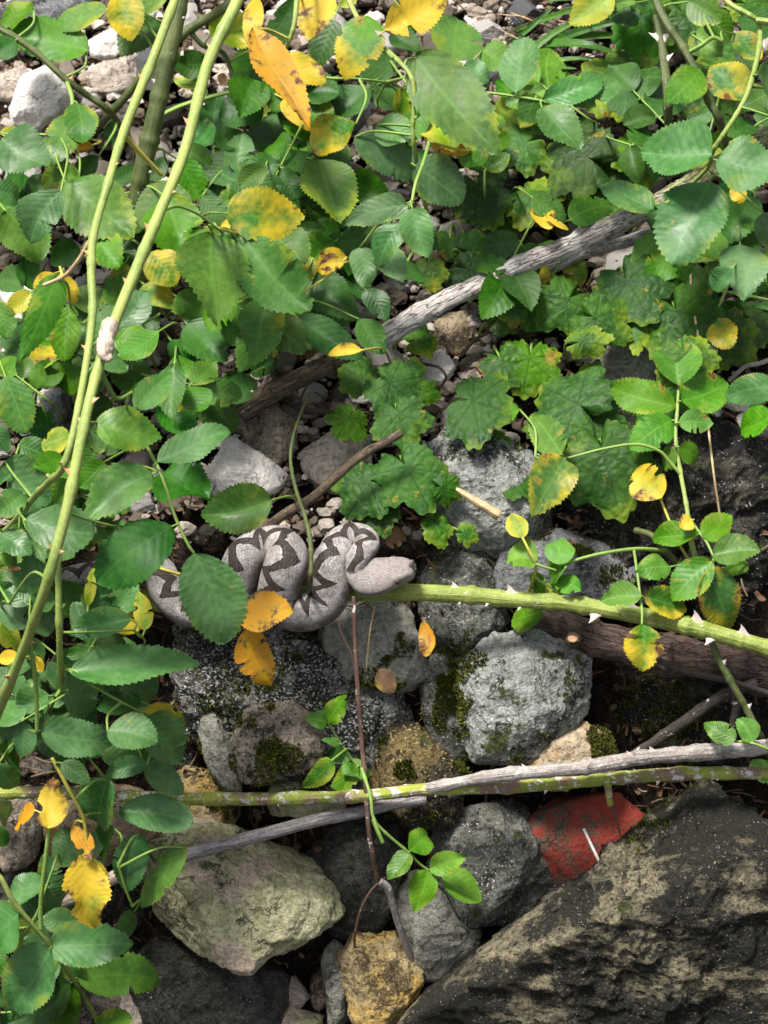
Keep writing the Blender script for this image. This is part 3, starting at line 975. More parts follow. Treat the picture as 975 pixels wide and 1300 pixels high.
def lobed_leaf(plant, cx, cy, R, ang, typ='L', h=None, squash=1.0, deep=0.25, toward=0.5, tilt=0.2):
    """a broad lobed leaf: centre and radius in photo pixels, ang = direction of its tip in the picture (0 right, 90 up)"""
    LEAFSEED[0] += 1
    sd = LEAFSEED[0]
    rr = random.Random(sd)
    h = DEFH[typ] + rr.uniform(-.012, .02) if h is None else h
    a = math.radians(ang)
    B = P(cx, cy, h)
    T = P(cx + 40 * math.cos(a), cy - 40 * math.sin(a), h + rr.uniform(-.008, .004))
    m, vis = frame(B, T, tilt, rr, toward)
    zf = (B - CAM).dot(FW) / DIST
    v, f, uv = lobed_shape(R * MPP * zf * 1.08, sd, squash / max(0.75, vis) * rr.uniform(.93, 1.05), rr.uniform(.05, .09), deep)
    o = mesh_obj('leaf', v, f, ML[typ], plant.root, uvs=uv, mw=m)
    e = P(cx - 30 * math.cos(a) + rr.uniform(-12, 12), cy + 22 * math.sin(a) + 28, -0.005)
    petiole(plant.root, B - Vector(m.col[2][:3]) * 0.0006, e, 1.9 * MPP, 'stalk', ctrl=P(cx - 22 * math.cos(a), cy + 20 * math.sin(a), h * 0.7))
    return o

def stick(name, label, cat, pts, r0, r1, mat, knobs=0.12, sides=12, group=None, seed=1):
    p3 = [P(*p) for p in pts]
    k = len(p3)
    rad = [(r0 + (r1 - r0) * i / (k - 1)) * MPP for i in range(k)]
    v, f, uv = tube(p3, rad, sides, 12, knobs, seed)
    o = mesh_obj(name, v, f, MS[mat], loc=p3[0], uvs=uv)
    tag(o, label, cat, group)
    o_line = catmull([tuple(p) for p in p3], 12)
    return o, o_line, rad

# ------------------------------------------------------------------ ground
def build_ground():
    xs = np.unique(np.concatenate([np.linspace(-60, -0.9, 22), np.linspace(-0.9, 0.9, 150), np.linspace(0.9, 60, 22)]))
    ys = np.unique(np.concatenate([np.linspace(-60, -0.7, 22), np.linspace(-0.7, 1.1, 170), np.linspace(1.1, 90, 30)]))
    X, Y = np.meshgrid(xs, ys)
    Z = np.vectorize(ground_z)(Y)
    p = np.stack([X.ravel(), Y.ravel(), Z.ravel()], axis=1)
    near = np.exp(-np.maximum(0, np.hypot(p[:, 0], p[:, 1]) - 0.9) ** 2)
    p[:, 2] += (0.010 * fbm(p * 14, 3, 4) + 0.004 * fbm(p * 60, 2, 8)) * near - 0.012
    nx = len(xs)
    faces = []
    for j in range(len(ys) - 1):
        for i in range(nx - 1):
            a = j * nx + i
            faces.append((a, a + 1, a + nx + 1, a + nx))
    o = mesh_obj('ground', p, faces, M_SOIL, loc=(0, 0, 0))
    tag(o, kind='structure')
build_ground()

# ------------------------------------------------------------------ stones of the bank
R = rock
R('huge dark lichen-blackened boulder filling the lower right corner', [(470, 1335), (520, 1278), (600, 1205), (690, 1142), (770, 1098), (845, 1040), (900, 988), (1000, 972), (1090, 1100), (1080, 1340)], .045, 190, 'boulder', sub=7, rough=.030, fine=.018, sharp=40, name='boulder', cat='boulder', strata=.010, front_pts=[(500, 1310, 40), (590, 1250, 85), (720, 1190, 105), (860, 1135, 115), (1000, 1070, 110), (1080, 1080, 90), (520, 1345, 20), (760, 1350, 40), (1080, 1350, 30), (760, 1150, 70), (900, 1060, 70)])
R('large yellowish olive limestone block with a pinkish patch below the grey stick', [(188, 1085), (240, 1042), (320, 1068), (390, 1095), (432, 1150), (440, 1190), (400, 1212), (310, 1218), (230, 1195), (183, 1150)], .03, 120, 'olive', sub=7, rough=.03)
R('blackish rounded stone under the olive limestone block', [(160, 1195), (250, 1188), (340, 1218), (372, 1255), (355, 1320), (180, 1320), (150, 1240)], .012, 100, 'charcoal')
R('ochre stone with a knobbly top wedged beside the dark boulder', [(428, 1218), (450, 1185), (500, 1188), (532, 1240), (518, 1290), (470, 1318), (440, 1295)], .03, 80, 'ochre', rough=.045)
R('narrow upright grey slab left of the ochre stone', [(408, 1215), (424, 1198), (446, 1212), (442, 1312), (420, 1322)], .02, 60, 'grey', sub=5)
R('small reddish brown stone in the gap under the olive block', [(355, 1250), (375, 1240), (393, 1265), (380, 1281), (358, 1276)], .012, 26, 'pink', sub=5)
R('pale olive stone cut by the bottom edge of the picture', [(322, 1300), (370, 1280), (408, 1290), (402, 1325), (330, 1325)], .02, 45, 'olive', sub=5)
R('small tan stone beside the narrow grey slab', [(394, 1240), (410, 1230), (418, 1268), (404, 1285), (392, 1270)], .006, 26, 'tan', sub=5)
R('charcoal black stone behind the red-brown stem', [(388, 1092), (430, 1045), (490, 1028), (522, 1040), (524, 1090), (505, 1145), (470, 1192), (430, 1182), (395, 1135)], .002, 90, 'charcoal', sharp=80)
R('grey veined stone behind the small rose seedling', [(503, 1130), (530, 1108), (600, 1128), (624, 1160), (612, 1205), (560, 1245), (530, 1238), (510, 1180)], .018, 80, 'grey')
R('dark slate stone right of the rose seedling', [(556, 1050), (590, 1012), (640, 1000), (668, 1035), (696, 1085), (712, 1140), (650, 1168), (590, 1162), (552, 1105)], .02, 90, 'slate')
R('grey lichen-covered stone with a flat face in the middle of the bank', [(590, 850), (625, 810), (680, 804), (746, 840), (744, 900), (705, 950), (650, 978), (603, 962), (588, 900)], .03, 100, 'lichen', sub=7, sharp=80)
R('tan stone behind the bleached horizontal cane', [(652, 968), (680, 925), (730, 913), (772, 935), (778, 980), (720, 1000), (658, 998)], .036, 60, 'tan')
R('long dark speckled stone under the snake', [(185, 835), (230, 792), (330, 798), (420, 828), (490, 868), (504, 930), (480, 988), (400, 995), (300, 965), (228, 922), (188, 880)], .002, 120, 'speckled', sub=7, rough=.04, fine=.022)
R('smooth light grey stone beneath the head of the snake', [(395, 800), (430, 762), (500, 752), (543, 790), (548, 850), (510, 876), (460, 866), (410, 845)], .002, 80, 'grey')
R('brown and yellow pyramid-shaped mossy stone', [(466, 978), (500, 922), (522, 913), (560, 958), (590, 988), (570, 1045), (530, 1050), (480, 1015)], .026, 70, 'mossy', sharp=80)
R('grey-brown rough stone with a pale left edge left of the red-brown stem', [(296, 932), (315, 903), (372, 896), (407, 925), (402, 972), (350, 988), (308, 992), (296, 960)], .05, 70, 'warm', rough=.045, fine=.02)
R('pale yellowish stone just above the horizontal cane', [(330, 988), (400, 974), (442, 1000), (430, 1034), (345, 1034)], .006, 50, 'olive', sub=5)
R('grey-brown stone at the left edge under the yellow leaf', [(-10, 1010), (40, 998), (64, 1040), (50, 1095), (0, 1104), (-25, 1050)], .01, 70, 'warm')
R('tan stone with ochre stains behind the yellow leaf at lower left', [(48, 1040), (90, 1003), (160, 998), (214, 1030), (192, 1080), (120, 1096), (58, 1085)], .008, 70, 'tan')
R('rusty orange stone between the olive block and the speckled stone', [(222, 985), (260, 962), (302, 990), (302, 1045), (270, 1072), (232, 1050)], .0, 60, 'ochre')
R('thin grey slab standing on edge under the speckled stone', [(248, 905), (275, 893), (300, 940), (312, 1008), (290, 1015), (263, 960)], .03, 50, 'grey', sub=5)
R('dark slate stone below the snake head and behind the green cane', [(538, 700), (600, 688), (642, 720), (642, 790), (590, 832), (545, 805), (533, 740)], .0, 80, 'slate')
R('smooth blue-grey stone behind the small shoots on the right', [(600, 692), (690, 678), (765, 688), (842, 720), (822, 765), (700, 776), (620, 765)], -.004, 70, 'bluegrey')
R('mossy slate stone between the smooth grey and the flat-faced stone', [(533, 850), (560, 800), (610, 788), (642, 820), (602, 870), (592, 965), (560, 970), (538, 900)], .006, 60, 'slate')
R('broad grey stone with black and white lichen above the green cane', [(535, 580), (590, 540), (655, 556), (695, 620), (684, 685), (620, 705), (556, 695), (530, 640)], .012, 100, 'lichen', sub=7)
R('bright white limestone piece left of the snake', [(260, 592), (285, 553), (330, 578), (364, 605), (347, 642), (280, 638), (260, 622)], .006, 50, 'white')
R('grey-brown stone under the brown dead branch', [(310, 542), (340, 518), (372, 528), (378, 570), (350, 593), (316, 583)], .006, 45, 'warm')
R('pinkish grey angular stone above the snake', [(383, 577), (430, 543), (470, 558), (467, 602), (430, 624), (388, 612)], .006, 50, 'pink')
R('dark brown rock face under the shoots at the right edge', [(690, 565), (800, 520), (900, 535), (1030, 550), (1040, 790), (900, 795), (780, 768), (700, 725)], -.024, 170, 'bank', sub=7, rough=.07, fine=.03, strata=.01, name='rock_face', cat='rock')
R('black mossy rock in the hollow below the dark log', [(750, 810), (850, 790), (1030, 800), (1040, 965), (900, 990), (800, 1000), (745, 930)], -.034, 150, 'bank', sub=6, rough=.08, fine=.03, name='rock_face', cat='rock')
R('pale streaked grey slab under the broad leaves', [(730, 485), (780, 428), (842, 412), (856, 470), (806, 515), (738, 525)], .004, 60, 'grey')
R('grey-brown stone at the bottom left behind the leaves', [(55, 1205), (130, 1208), (164, 1258), (154, 1322), (55, 1325)], .01, 70, 'warm')
R('dark stone under the pale broken stick at the left', [(-15, 1104), (60, 1104), (104, 1150), (62, 1205), (-15, 1196)], -.008, 60, 'charcoal')
R('pale chip of stone by the bottom edge left of the blackish stone', [(150, 1250), (186, 1246), (198, 1296), (176, 1330), (148, 1310)], .02, 40, 'pink', sub=5)
R('flat white stone near the left edge below the turned leaf', [(-6, 372), (40, 358), (50, 390), (22, 412), (-8, 408)], .006, 34, 'white', sub=5)
R('blue-grey stone standing on edge near the left border', [(54, 502), (82, 488), (88, 520), (68, 548), (50, 527)], .01, 30, 'bluegrey', sub=5)
R('flat grey stone lying below the blue-grey one at the left border', [(20, 536), (54, 528), (60, 548), (26, 556)], .006, 26, 'bluegrey', sub=5)
R('largest white limestone block at the upper left', [(13, 140), (25, 104), (60, 83), (90, 105), (86, 140), (50, 164), (17, 156)], .012, 60, 'white')
R('pinkish stone touching the largest white block from the left', [(-8, 102), (28, 84), (44, 100), (22, 130), (-8, 126)], .006, 40, 'pink', sub=5)
R('bright white rounded stone near the top left', [(113, 52), (150, 33), (163, 58), (142, 77), (116, 72)], .012, 36, 'white', sub=5)
R('warm grey flat stone between the green canes at upper left', [(110, 84), (165, 70), (182, 110), (150, 122), (108, 116)], .004, 40, 'pink', sub=5)
R('grey slab at the top left corner', [(-10, 10), (60, -12), (140, -8), (60, 30), (-8, 40)], .004, 40, 'bluegrey', sub=5)
R('tall white stone beside the tip of the pale broken cane', [(535, 455), (560, 445), (580, 462), (565, 490), (540, 492)], .006, 30, 'white', sub=5)
R('white stone under the broad leaves left of the grey slab stone', [(440, 492), (462, 488), (478, 500), (470, 512), (446, 510)], .008, 20, 'white', sub=5)
R('brown stone below the cut end of the bleached branch', [(545, 405), (590, 395), (606, 425), (585, 450), (550, 445)], .002, 36, 'tan', sub=5)
R('reddish-brown stone behind the yellowing stalk', [(352, 418), (385, 408), (398, 436), (380, 462), (356, 458)], .002, 34, 'tan', sub=5)
R('pale stone with rough face under the broad leaves at upper centre', [(555, 292), (600, 275), (640, 290), (650, 330), (600, 345), (560, 330)], .0, 46, 'grey', sub=6)

for lab, ol, mt in (
    ('black stone in the gap between the level cane and the grey stick', [(318, 1035), (390, 1028), (440, 1040), (420, 1075), (380, 1095), (330, 1080)], 'charcoal'),
    ('dark stone wedged left of the pyramid-shaped stone', [(405, 985), (470, 965), (500, 1010), (470, 1045), (420, 1040)], 'charcoal'),
    ('dark stone in the shadow left of the flat-faced grey stone', [(520, 880), (560, 870), (600, 900), (600, 990), (560, 1000), (525, 940)], 'slate'),
    ('dark small stone under the grey veined stone beside the dry root', [(470, 1160), (520, 1150), (545, 1200), (520, 1240), (480, 1220)], 'charcoal'),
    ('shadowed stone left of the thin grey slab on edge', [(195, 900), (250, 900), (262, 960), (240, 990), (200, 970)], 'slate'),
    ('dark stone behind the red brick fragment', [(700, 1000), (780, 985), (840, 1010), (830, 1060), (760, 1050)], 'bank'),
    ('dark brown stone at the left edge behind the leaves', [(-15, 880), (60, 870), (110, 920), (70, 985), (-15, 980)], 'warm'),
    ('dark mossy stone behind the shoots left of the snake tail', [(-15, 790), (70, 780), (150, 800), (170, 860), (60, 880), (-15, 870)], 'slate'),
    ('grey-brown stone under the rose leaves left of the snake', [(60, 640), (140, 630), (190, 680), (150, 720), (70, 715)], 'warm'),
    ('shadowed stone under the olive block at the left', [(120, 1095), (190, 1090), (200, 1150), (170, 1200), (110, 1190)], 'charcoal')):
    R(lab, ol, -.022, 60, mt, sub=6, rough=.03, fine=.018)

# worn red brick fragment: a slab with one flat painted-red face
rock('weathered red brick fragment between the canes and the boulder', [(655, 1052), (700, 1014), (782, 1008), (827, 1038), (818, 1060), (790, 1095), (755, 1130), (704, 1142), (682, 1100)], .016, 60, 'brick', sub=6, seed=77, rough=.012, fine=.005, sharp=40, name='brick', cat='brick', front=.93, drop=.03)

# ------------------------------------------------------------------ gravel: many stones of a few shapes
GV = []
for i in range(9):
    r0 = random.Random(500 + i)
    pl = []
    for k in range(15):
        n = Vector((r0.gauss(0, 1), r0.gauss(0, 1), r0.gauss(0, 1))).normalized()
        pl.append((n.x, n.y, n.z, r0.uniform(0.62, 1.0)))
    v, f = stone_verts(np.array(pl), 5, 40 + i, 2.0, 80, .02, .010, 0, 7)
    for mk in ('white', 'pink', 'warm', 'bluegrey'):
        me = bpy.data.meshes.new('gravel_stone')
        me.from_pydata((v * np.array([1, 0.78, 0.62])).tolist(), [], f)
        me.polygons.foreach_set('use_smooth', [True] * len(f))
        me.materials.append(MR[mk])
        GV.append((mk, me))
GCOL = {'white': 'chalk-white', 'pink': 'pinkish beige', 'warm': 'brown-grey', 'bluegrey': 'cool grey'}
def gzone(x, y):
    if y < 300:
        return ('between the canes at the upper left' if x < 260 else 'under the leaves at the upper centre' if x < 620 else 'under the broad leaves at the upper right')
    return ('behind the canes at middle left' if x < 260 else 'around the bleached branch in the middle' if x < 640 else 'under the broad leaves at middle right')
placed = []
r0 = random.Random(9)
big_px = [(proj(Vector(o.matrix_basis.translation)), (w.max(axis=0) - w.min(axis=0)).max() / MPP * 0.36) for o, w, f in STONES]
tries = 0
while len(placed) < 300 and tries < 9000:
    tries += 1
    x, y = r0.uniform(-30, 1000), r0.uniform(-30, 640)
    if x > 640 and y > 330 and r0.random() < 0.7: continue
    if y > 540 and x > 250: continue
    top_left = x < 470 and y < 290
    s = r0.choice((15, 19, 25, 32, 40)) if top_left else r0.choice((11, 14, 17, 21, 26, 30))
    if any(math.hypot(x - a, y - b) < 0.74 * (s + c) for a, b, c in placed): continue
    if any(math.hypot(x - p[0], y - p[1]) < q + s * 0.6 for p, q in big_px): continue
    placed.append((x, y, s))
zoned = {}
for (x, y, s) in placed:
    mk = r0.choices(('white', 'pink', 'warm', 'bluegrey'), (6, 5, 3, 1.2))[0]
    me = r0.choice([g for k_, g in GV if k_ == mk])
    from_e = Matrix.Rotation(r0.uniform(0, 6.28), 4, 'Z') @ Matrix.Rotation(r0.uniform(-.5, .5), 4, 'X') @ Matrix.Rotation(r0.uniform(-.5, .5), 4, 'Y')
    sc = s * MPP * 1.12
    m = Matrix.Translation(P(x, y, 0.001 + sc * 0.1)) @ Matrix.Rotation(SL_TOP * 0.8, 4, 'X') @ from_e @ Matrix.Diagonal((sc * r0.uniform(.85, 1.3), sc * r0.uniform(.8, 1.1), sc * r0.uniform(.8, 1.2), 1))
    o = mesh_obj('gravel_stone', None, None, None, None, mw=m, mesh=me)
    zoned.setdefault((mk, gzone(x, y)), []).append((x, y, s, o))
for (mk, zn), lst in zoned.items():
    grp = f'{GCOL[mk]} gravel stones {zn}'
    rest = list(lst)
    for word, key in (('largest', lambda q: -q[2]), ('leftmost', lambda q: q[0]), ('rightmost', lambda q: -q[0]), ('topmost', lambda q: q[1]), ('lowest', lambda q: -q[1])):
        if len(rest) < 2: break
        q = min(rest, key=key)
        if word == 'largest' and sum(1 for t in lst if t[2] == q[2]) > 1: continue
        rest.remove(q)
        if q is not min(lst, key=key): 
            rest.append(q); continue
        tag(q[3], f'{word} of the {GCOL[mk]} gravel stones {zn}', 'stone', grp)
    for q in rest:
        tag(q[3], f'{GCOL[mk]} angular gravel stone {zn}', 'stone', grp)

# tiny chips, leaf litter and moss: nobody could count these
def scatter_chips():
    d, f0 = ico(2)
    V, F = [], []
    r1 = np.random.default_rng(3)
    off = 0
    for i in range(13500):
        x, y = r1.uniform(-60, 1035), r1.uniform(-80, 690)
        if y > 560 and r1.random() < .6: continue
        if x > 640 and r1.random() < .5: continue
        s = (2.0 + 10.5 * r1.random() ** 2) * MPP
        d, f0 = ico(2)
        if i >= 8200:                     # thinner cover beyond the bank in view
            x = r1.uniform(-520, -60) if r1.random() < .5 else r1.uniform(1035, 1480)
            y = r1.uniform(-300, 900)
            if i >= 11500: x, y = r1.uniform(-60, 1035), r1.uniform(-420, -80)
            s *= 1.6
            d, f0 = ico(1)
        q = d * (1 + r1.uniform(-.3, .3, (len(d), 1))) * np.array([s * r1.uniform(.7, 1.5), s * r1.uniform(.7, 1.2), s * .7])
        V.append(q + np.array(P(x, y, r1.uniform(0.0, 0.006))))
        F += [tuple(k + off for k in t) for t in f0]
        off += len(d)
    o = mesh_obj('stone_chips', np.vstack(V), F, M_CHIP, loc=(0, 0, 0), smooth=False)
    tag(o, 'fine pale stone chips scattered over the soil', 'gravel', kind='stuff')
scatter_chips()

def scatter_litter():
    V, F = [], []
    off = 0
    r1 = random.Random(21)
    for i in range(8600):
        x, y = r1.uniform(-60, 1035), r1.uniform(-80, 1250)
        if i >= 5200: x, y = r1.uniform(-520, 1480), r1.uniform(-400, 1350)
        if y > 700 and r1.random() < 0.45: continue
        c = P(x, y, r1.uniform(-0.002, 0.010))
        a = r1.uniform(0, math.pi)
        nrm = (N_TOP if y < 760 else N_FACE)
        t1 = Vector((1, 0, 0)); t2 = nrm.cross(t1)
        d = (t1 * math.cos(a) + t2 * math.sin(a) + nrm * r1.uniform(-.3, .3)).normalized()
        s = d.cross(nrm).normalized()
        if r1.random() < 0.62:           # needle or twig
            L, w = r1.uniform(8, 36) * MPP, r1.uniform(0.7, 1.9) * MPP
            bend = nrm * r1.uniform(-.1, .25) * L + s * r1.uniform(-.25, .25) * L
            ps = [c - d * L * .5, c + bend * .5, c + d * L * .5]
            for p in ps:
                V += [p + s * w, p + nrm * w * 1.4, p - s * w]
            for k in range(2):
                b = off + k * 3
                F += [(b, b + 1, b + 4, b + 3), (b + 1, b + 2, b + 5, b + 4), (b + 2, b, b + 3, b + 5)]
            off += 9
        else:                            # torn curled flake of dry leaf
            L, w = r1.uniform(6, 18) * MPP, r1.uniform(3, 9) * MPP
            for k in range(4):
                t = k / 3 - .5
                lift = nrm * (4 * t * t * L * .25)
                ww = w * (1 - 1.2 * t * t) * r1.uniform(.7, 1.1)
                V += [c + d * L * t * 2 * .5 + lift + s * ww * .5 + nrm * ww * r1.uniform(.0, .5), c + d * L * t + lift, c + d * L * t + lift - s * ww * .5 + nrm * ww * r1.uniform(.0, .5)]
            for k in range(3):
                b = off + k * 3
                F += [(b, b + 1, b + 4, b + 3), (b + 1, b + 2, b + 5, b + 4)]
            off += 12
    o = mesh_obj('leaf_litter', [tuple(p) for p in V], F, M_LITTER, loc=(0, 0, 0), smooth=False)
    tag(o, 'brown needles, twig bits and torn dry leaves on the soil', 'leaf litter', kind='stuff')
scatter_litter()

def scatter_moss():
    V, F = [], []
    off = 0
    r1 = random.Random(5)
    zones = [((568, 815, 606, 985), 0.55), ((750, 850, 900, 1010), 0.6), ((600, 940, 700, 985), 0.12), ((480, 980, 590, 1040), 0.03), ((790, 960, 880, 1050), 0.6), ((700, 690, 830, 760), 0.12), ((380, 820, 470, 880), .08), ((190, 830, 500, 1000), .02), ((660, 440, 820, 560), .05)]
    A = np.array
    for o, wv, f in STONES:
        fa = A(f)
        d = wv - A(CAM)
        zz = d @ A(FW)
        X = 487.5 + FPX * (d @ A(RT)) / zz
        Y = 650 - FPX * (d @ A(UPV)) / zz
        pz = np.zeros(len(wv))
        Xw = X + 26 * fbm(wv * 55, 3, 12)
        Yw = Y + 26 * fbm(wv * 55, 3, 13)
        for (x0, y0, x1, y1), pr in zones[::-1]:
            e = np.maximum(np.abs(Xw - (x0 + x1) / 2) / ((x1 - x0) / 2), np.abs(Yw - (y0 + y1) / 2) / ((y1 - y0) / 2))
            pz = np.where(e < 1.25, pr * np.clip(1.5 - e * e, 0, 1), pz)
        nrm = np.cross(wv[fa[:, 1]] - wv[fa[:, 0]], wv[fa[:, 2]] - wv[fa[:, 0]])
        nrm /= np.linalg.norm(nrm, axis=1)[:, None] + 1e-15
        cand = np.nonzero((pz[fa[:, 0]] > 0) & (nrm @ A(FW) < 0.2))[0]
        if not len(cand): continue
        nzs = vnoise(wv[fa[cand, 0]] * 75, 3)
        thin = min(1.0, 20480 / len(f))
        for q_, nz in zip(cand, nzs):
            p = wv[fa[q_, 0]]
            pr = pz[fa[q_, 0]]
            nn = Vector(nrm[q_])
            if r1.random() > thin: continue
            if nz < 0.35 - pr or r1.random() > 0.42 + 0.5 * pr: continue
            if off > 120000: continue
            q = Vector(p)
            for k in range(3):
                t = Vector((r1.gauss(0, 1), r1.gauss(0, 1), r1.gauss(0, 1)))
                s = (t - nn * t.dot(nn)).normalized()
                L = r1.uniform(2.5, 6.5) * MPP
                w = r1.uniform(.8, 1.7) * MPP
                base = q + s * r1.uniform(0, 3) * MPP
                tip = base + (nn + Vector((0, 0, .6)) + s * r1.uniform(-.6, .8)).normalized() * L
                bi = s.cross(nn)
                V += [base + bi * w, base - bi * w, tip]
                F.append((off, off + 1, off + 2))
                off += 3
    o = mesh_obj('moss', [tuple(p) for p in V], F, M_MOSS, loc=(0, 0, 0), smooth=False)
    tag(o, 'olive green moss tufts growing in the joints between the stones', 'moss', kind='stuff')
scatter_moss()

# ------------------------------------------------------------------ the snake
def build_viper():
    # centre line (photo pixel, height above the bank, radius in mm, lean of the spine to the picture's left)
    body = [
        (452, 727, .050, 7.2, .0), (453, 712, .050, 7.2, .05), (459, 702, .049, 7.6, .05), (466, 692, .046, 8.0, .0),
        (462, 684, .045, 8.8, -.1), (448, 682, .043, 9.6, .0), (434, 688, .043, 10.4, .15), (426, 702, .044, 11.2, .25),
        (419, 718, .046, 12.2, .45), (421, 742, .046, 12.6, .5), (415, 764, .045, 12.4, .3), (394, 776, .044, 12.6, .0),
        (370, 776, .043, 12.8, -.1), (354, 762, .044, 13.2, .1), (356, 740, .045, 13.8, .25), (363, 716, .045, 13.8, .1),
        (364, 702, .042, 13.0, .0), (353, 692, .038, 12.8, .0), (336, 694, .034, 12.6, .15), (316, 704, .034, 13.2, .35),
        (306, 720, .035, 13.2, .4), (300, 745, .034, 12.6, .2), (284, 766, .032, 12.0, .0), (256, 776, .032, 11.8, .0),
        (229, 769, .032, 11.6, .0), (212, 750, .032, 11.2, .1), (203, 728, .030, 10.6, .1), (184, 715, .026, 10.0, .0),
        (155, 718, .022, 9.4, .0), (125, 728, .020, 8.6, .0), (95, 732, .020, 7.8, .0), (65, 742, .020, 7.0, .0),
        (40, 760, .020, 6.2, .0), (14, 768, .020, 5.2, .0), (-14, 766, .018, 4.0, .0), (-40, 772, .016, 2.4, .0), (-58, 778, .015, 0.9, .0)]
    snout = P(526, 721, .054)
    back = P(458, 737, .052)
    axis = (snout - back)
    HL = axis.length
    rows = []
    # the head: distance behind the snout (fraction), half width, half height (mm), spine lift
    prof = [(0.0, 3.0, 3.0), (0.03, 5.0, 4.8), (0.09, 6.5, 5.9), (0.18, 7.7, 6.6), (0.30, 8.9, 7.1), (0.42, 10.0, 7.3), (0.55, 11.0, 7.5), (0.68, 11.8, 7.6), (0.80, 11.6, 7.5), (0.92, 9.9, 7.1)]
    for t, hw, hh in prof:
        c = snout - axis * t
        rows.append((*c, hw, hh, 0.0))
    for (x, y, h, r, lean) in body:
        c = P(x, y, h)
        r *= 0.93
        rows.append((*c, r, r * 0.94, lean))
    head_n = len(prof)
    S = catmull(rows, 8)
    c, hw, hh, lean = S[:, :3], S[:, 3] / 1000, S[:, 4] / 1000, S[:, 5]
    m = len(c)
    tan = np.gradient(c, axis=0)
    tan /= np.linalg.norm(tan, axis=1)[:, None]
    L = np.concatenate([[0], np.cumsum(np.linalg.norm(np.diff(c, axis=0), axis=1))])
    sides = 36
    V, UV, F = [], [], []
    for i in range(m):
        up = np.array([-lean[i], -0.10, 1.0])
        if L[i] < HL * 1.0:
            up = np.array([0.10, -0.30, 1.0])
        n = up - tan[i] * up.dot(tan[i])
        n /= np.linalg.norm(n)
        b = np.cross(tan[i], n)
        ht = L[i] / HL
        for j in range(sides + 1):
            a = -math.pi + 2 * math.pi * j / sides
            ca, sa = math.cos(a), math.sin(a)
            y, x = ca, sa
            if ht < 1.05:
                # flat crown, brow ridges over the eyes, bulging cheeks
                k = max(0, 1 - max(0, ht - .8) * 4)
                y = ca * (1 - 0.20 * k * max(0, ca) ** 2)
                brow = math.exp(-((ht - .33) / .10) ** 2) * math.exp(-((abs(a) - .82) / .20) ** 2)
                canth = math.exp(-((ht - .17) / .10) ** 2) * math.exp(-((abs(a) - .85) / .22) ** 2)
                y += (0.20 * brow + .15 * canth) * k
                x *= 1 + (0.06 * brow + 0.05 * canth)
                groove = math.exp(-((abs(a) - 1.88) / .10) ** 2) * math.exp(-((ht - .38) / .32) ** 2)
                x *= 1 - .045 * groove
            else:
                if abs(a) > 2.2: y *= 0.86
                ridge = math.exp(-(a / .25) ** 2)
                y += 0.03 * ridge
            V.append(c[i] + n * (y * hh[i]) + b * (x * hw[i]))
            UV.append((a / math.pi, L[i]))
    s = sides + 1
    for i in range(m - 1):
        for j in range(sides):
            F.append((i * s + j, i * s + j + 1, (i + 1) * s + j + 1, (i + 1) * s + j))
    for end, cc in ((0, c[0] + (c[0] - c[1]) * .4), (m - 1, c[-1])):
        k = len(V)
        V.append(cc)
        UV.append((0.9, L[end]))
        for j in range(sides):
            F.append((k, end * s + j, end * s + j + 1) if end == 0 else (k, end * s + j + 1, end * s + j))
    # the soft scaly horn on the tip of the snout
    i0 = 8
    up = np.array([0.10, -0.30, 1.0]); n = up - tan[i0] * up.dot(tan[i0]); n /= np.linalg.norm(n)
    b = np.cross(tan[i0], n)
    o0 = c[i0] + n * hh[i0] * 0.62
    ring = []
    for (z, r, fwd) in ((-.5, 2.6, 0), (1.8, 1.9, .3), (3.8, 1.5, .9), (5.6, .95, 1.6), (6.6, .3, 2.0)):
        rr_ = []
        for j in range(10):
            a = 2 * math.pi * j / 10
            rr_.append(len(V))
            V.append(o0 + (n * z - tan[i0] * fwd + (b * math.cos(a) - tan[i0] * math.sin(a)) * r) / 1000)
            UV.append((0.15, 0.02))
        ring.append(rr_)
    for k in range(4):
        for j in range(10):
            F.append((ring[k][j], ring[k][(j + 1) % 10], ring[k + 1][(j + 1) % 10], ring[k + 1][j]))
    root_at = Vector(c[60])
    o = mesh_obj('viper', V, F, M_VIPER, loc=root_at, uvs=UV)
    tag(o, 'grey viper with dark zigzag back coiled on the canes, head to the right', 'snake')
    # eyes
    ie = int(np.argmin(np.abs(L - HL * 0.33)))
    n = np.array([0.10, -0.30, 1.0]); n = n - tan[ie] * n.dot(tan[ie]); n /= np.linalg.norm(n)
    b = np.cross(tan[ie], n)
    for sgn in (-1, 1):
        a = sgn * 1.12
        cc = c[ie] + n * math.cos(a) * hh[ie] * 0.86 + b * math.sin(a) * hw[ie] * 0.90
        d, f = ico(3)
        mesh_obj('eye', d * 0.0021 + cc, f, M_EYE, o, loc=Vector(cc))
build_viper()

# ------------------------------------------------------------------ canes and dead wood

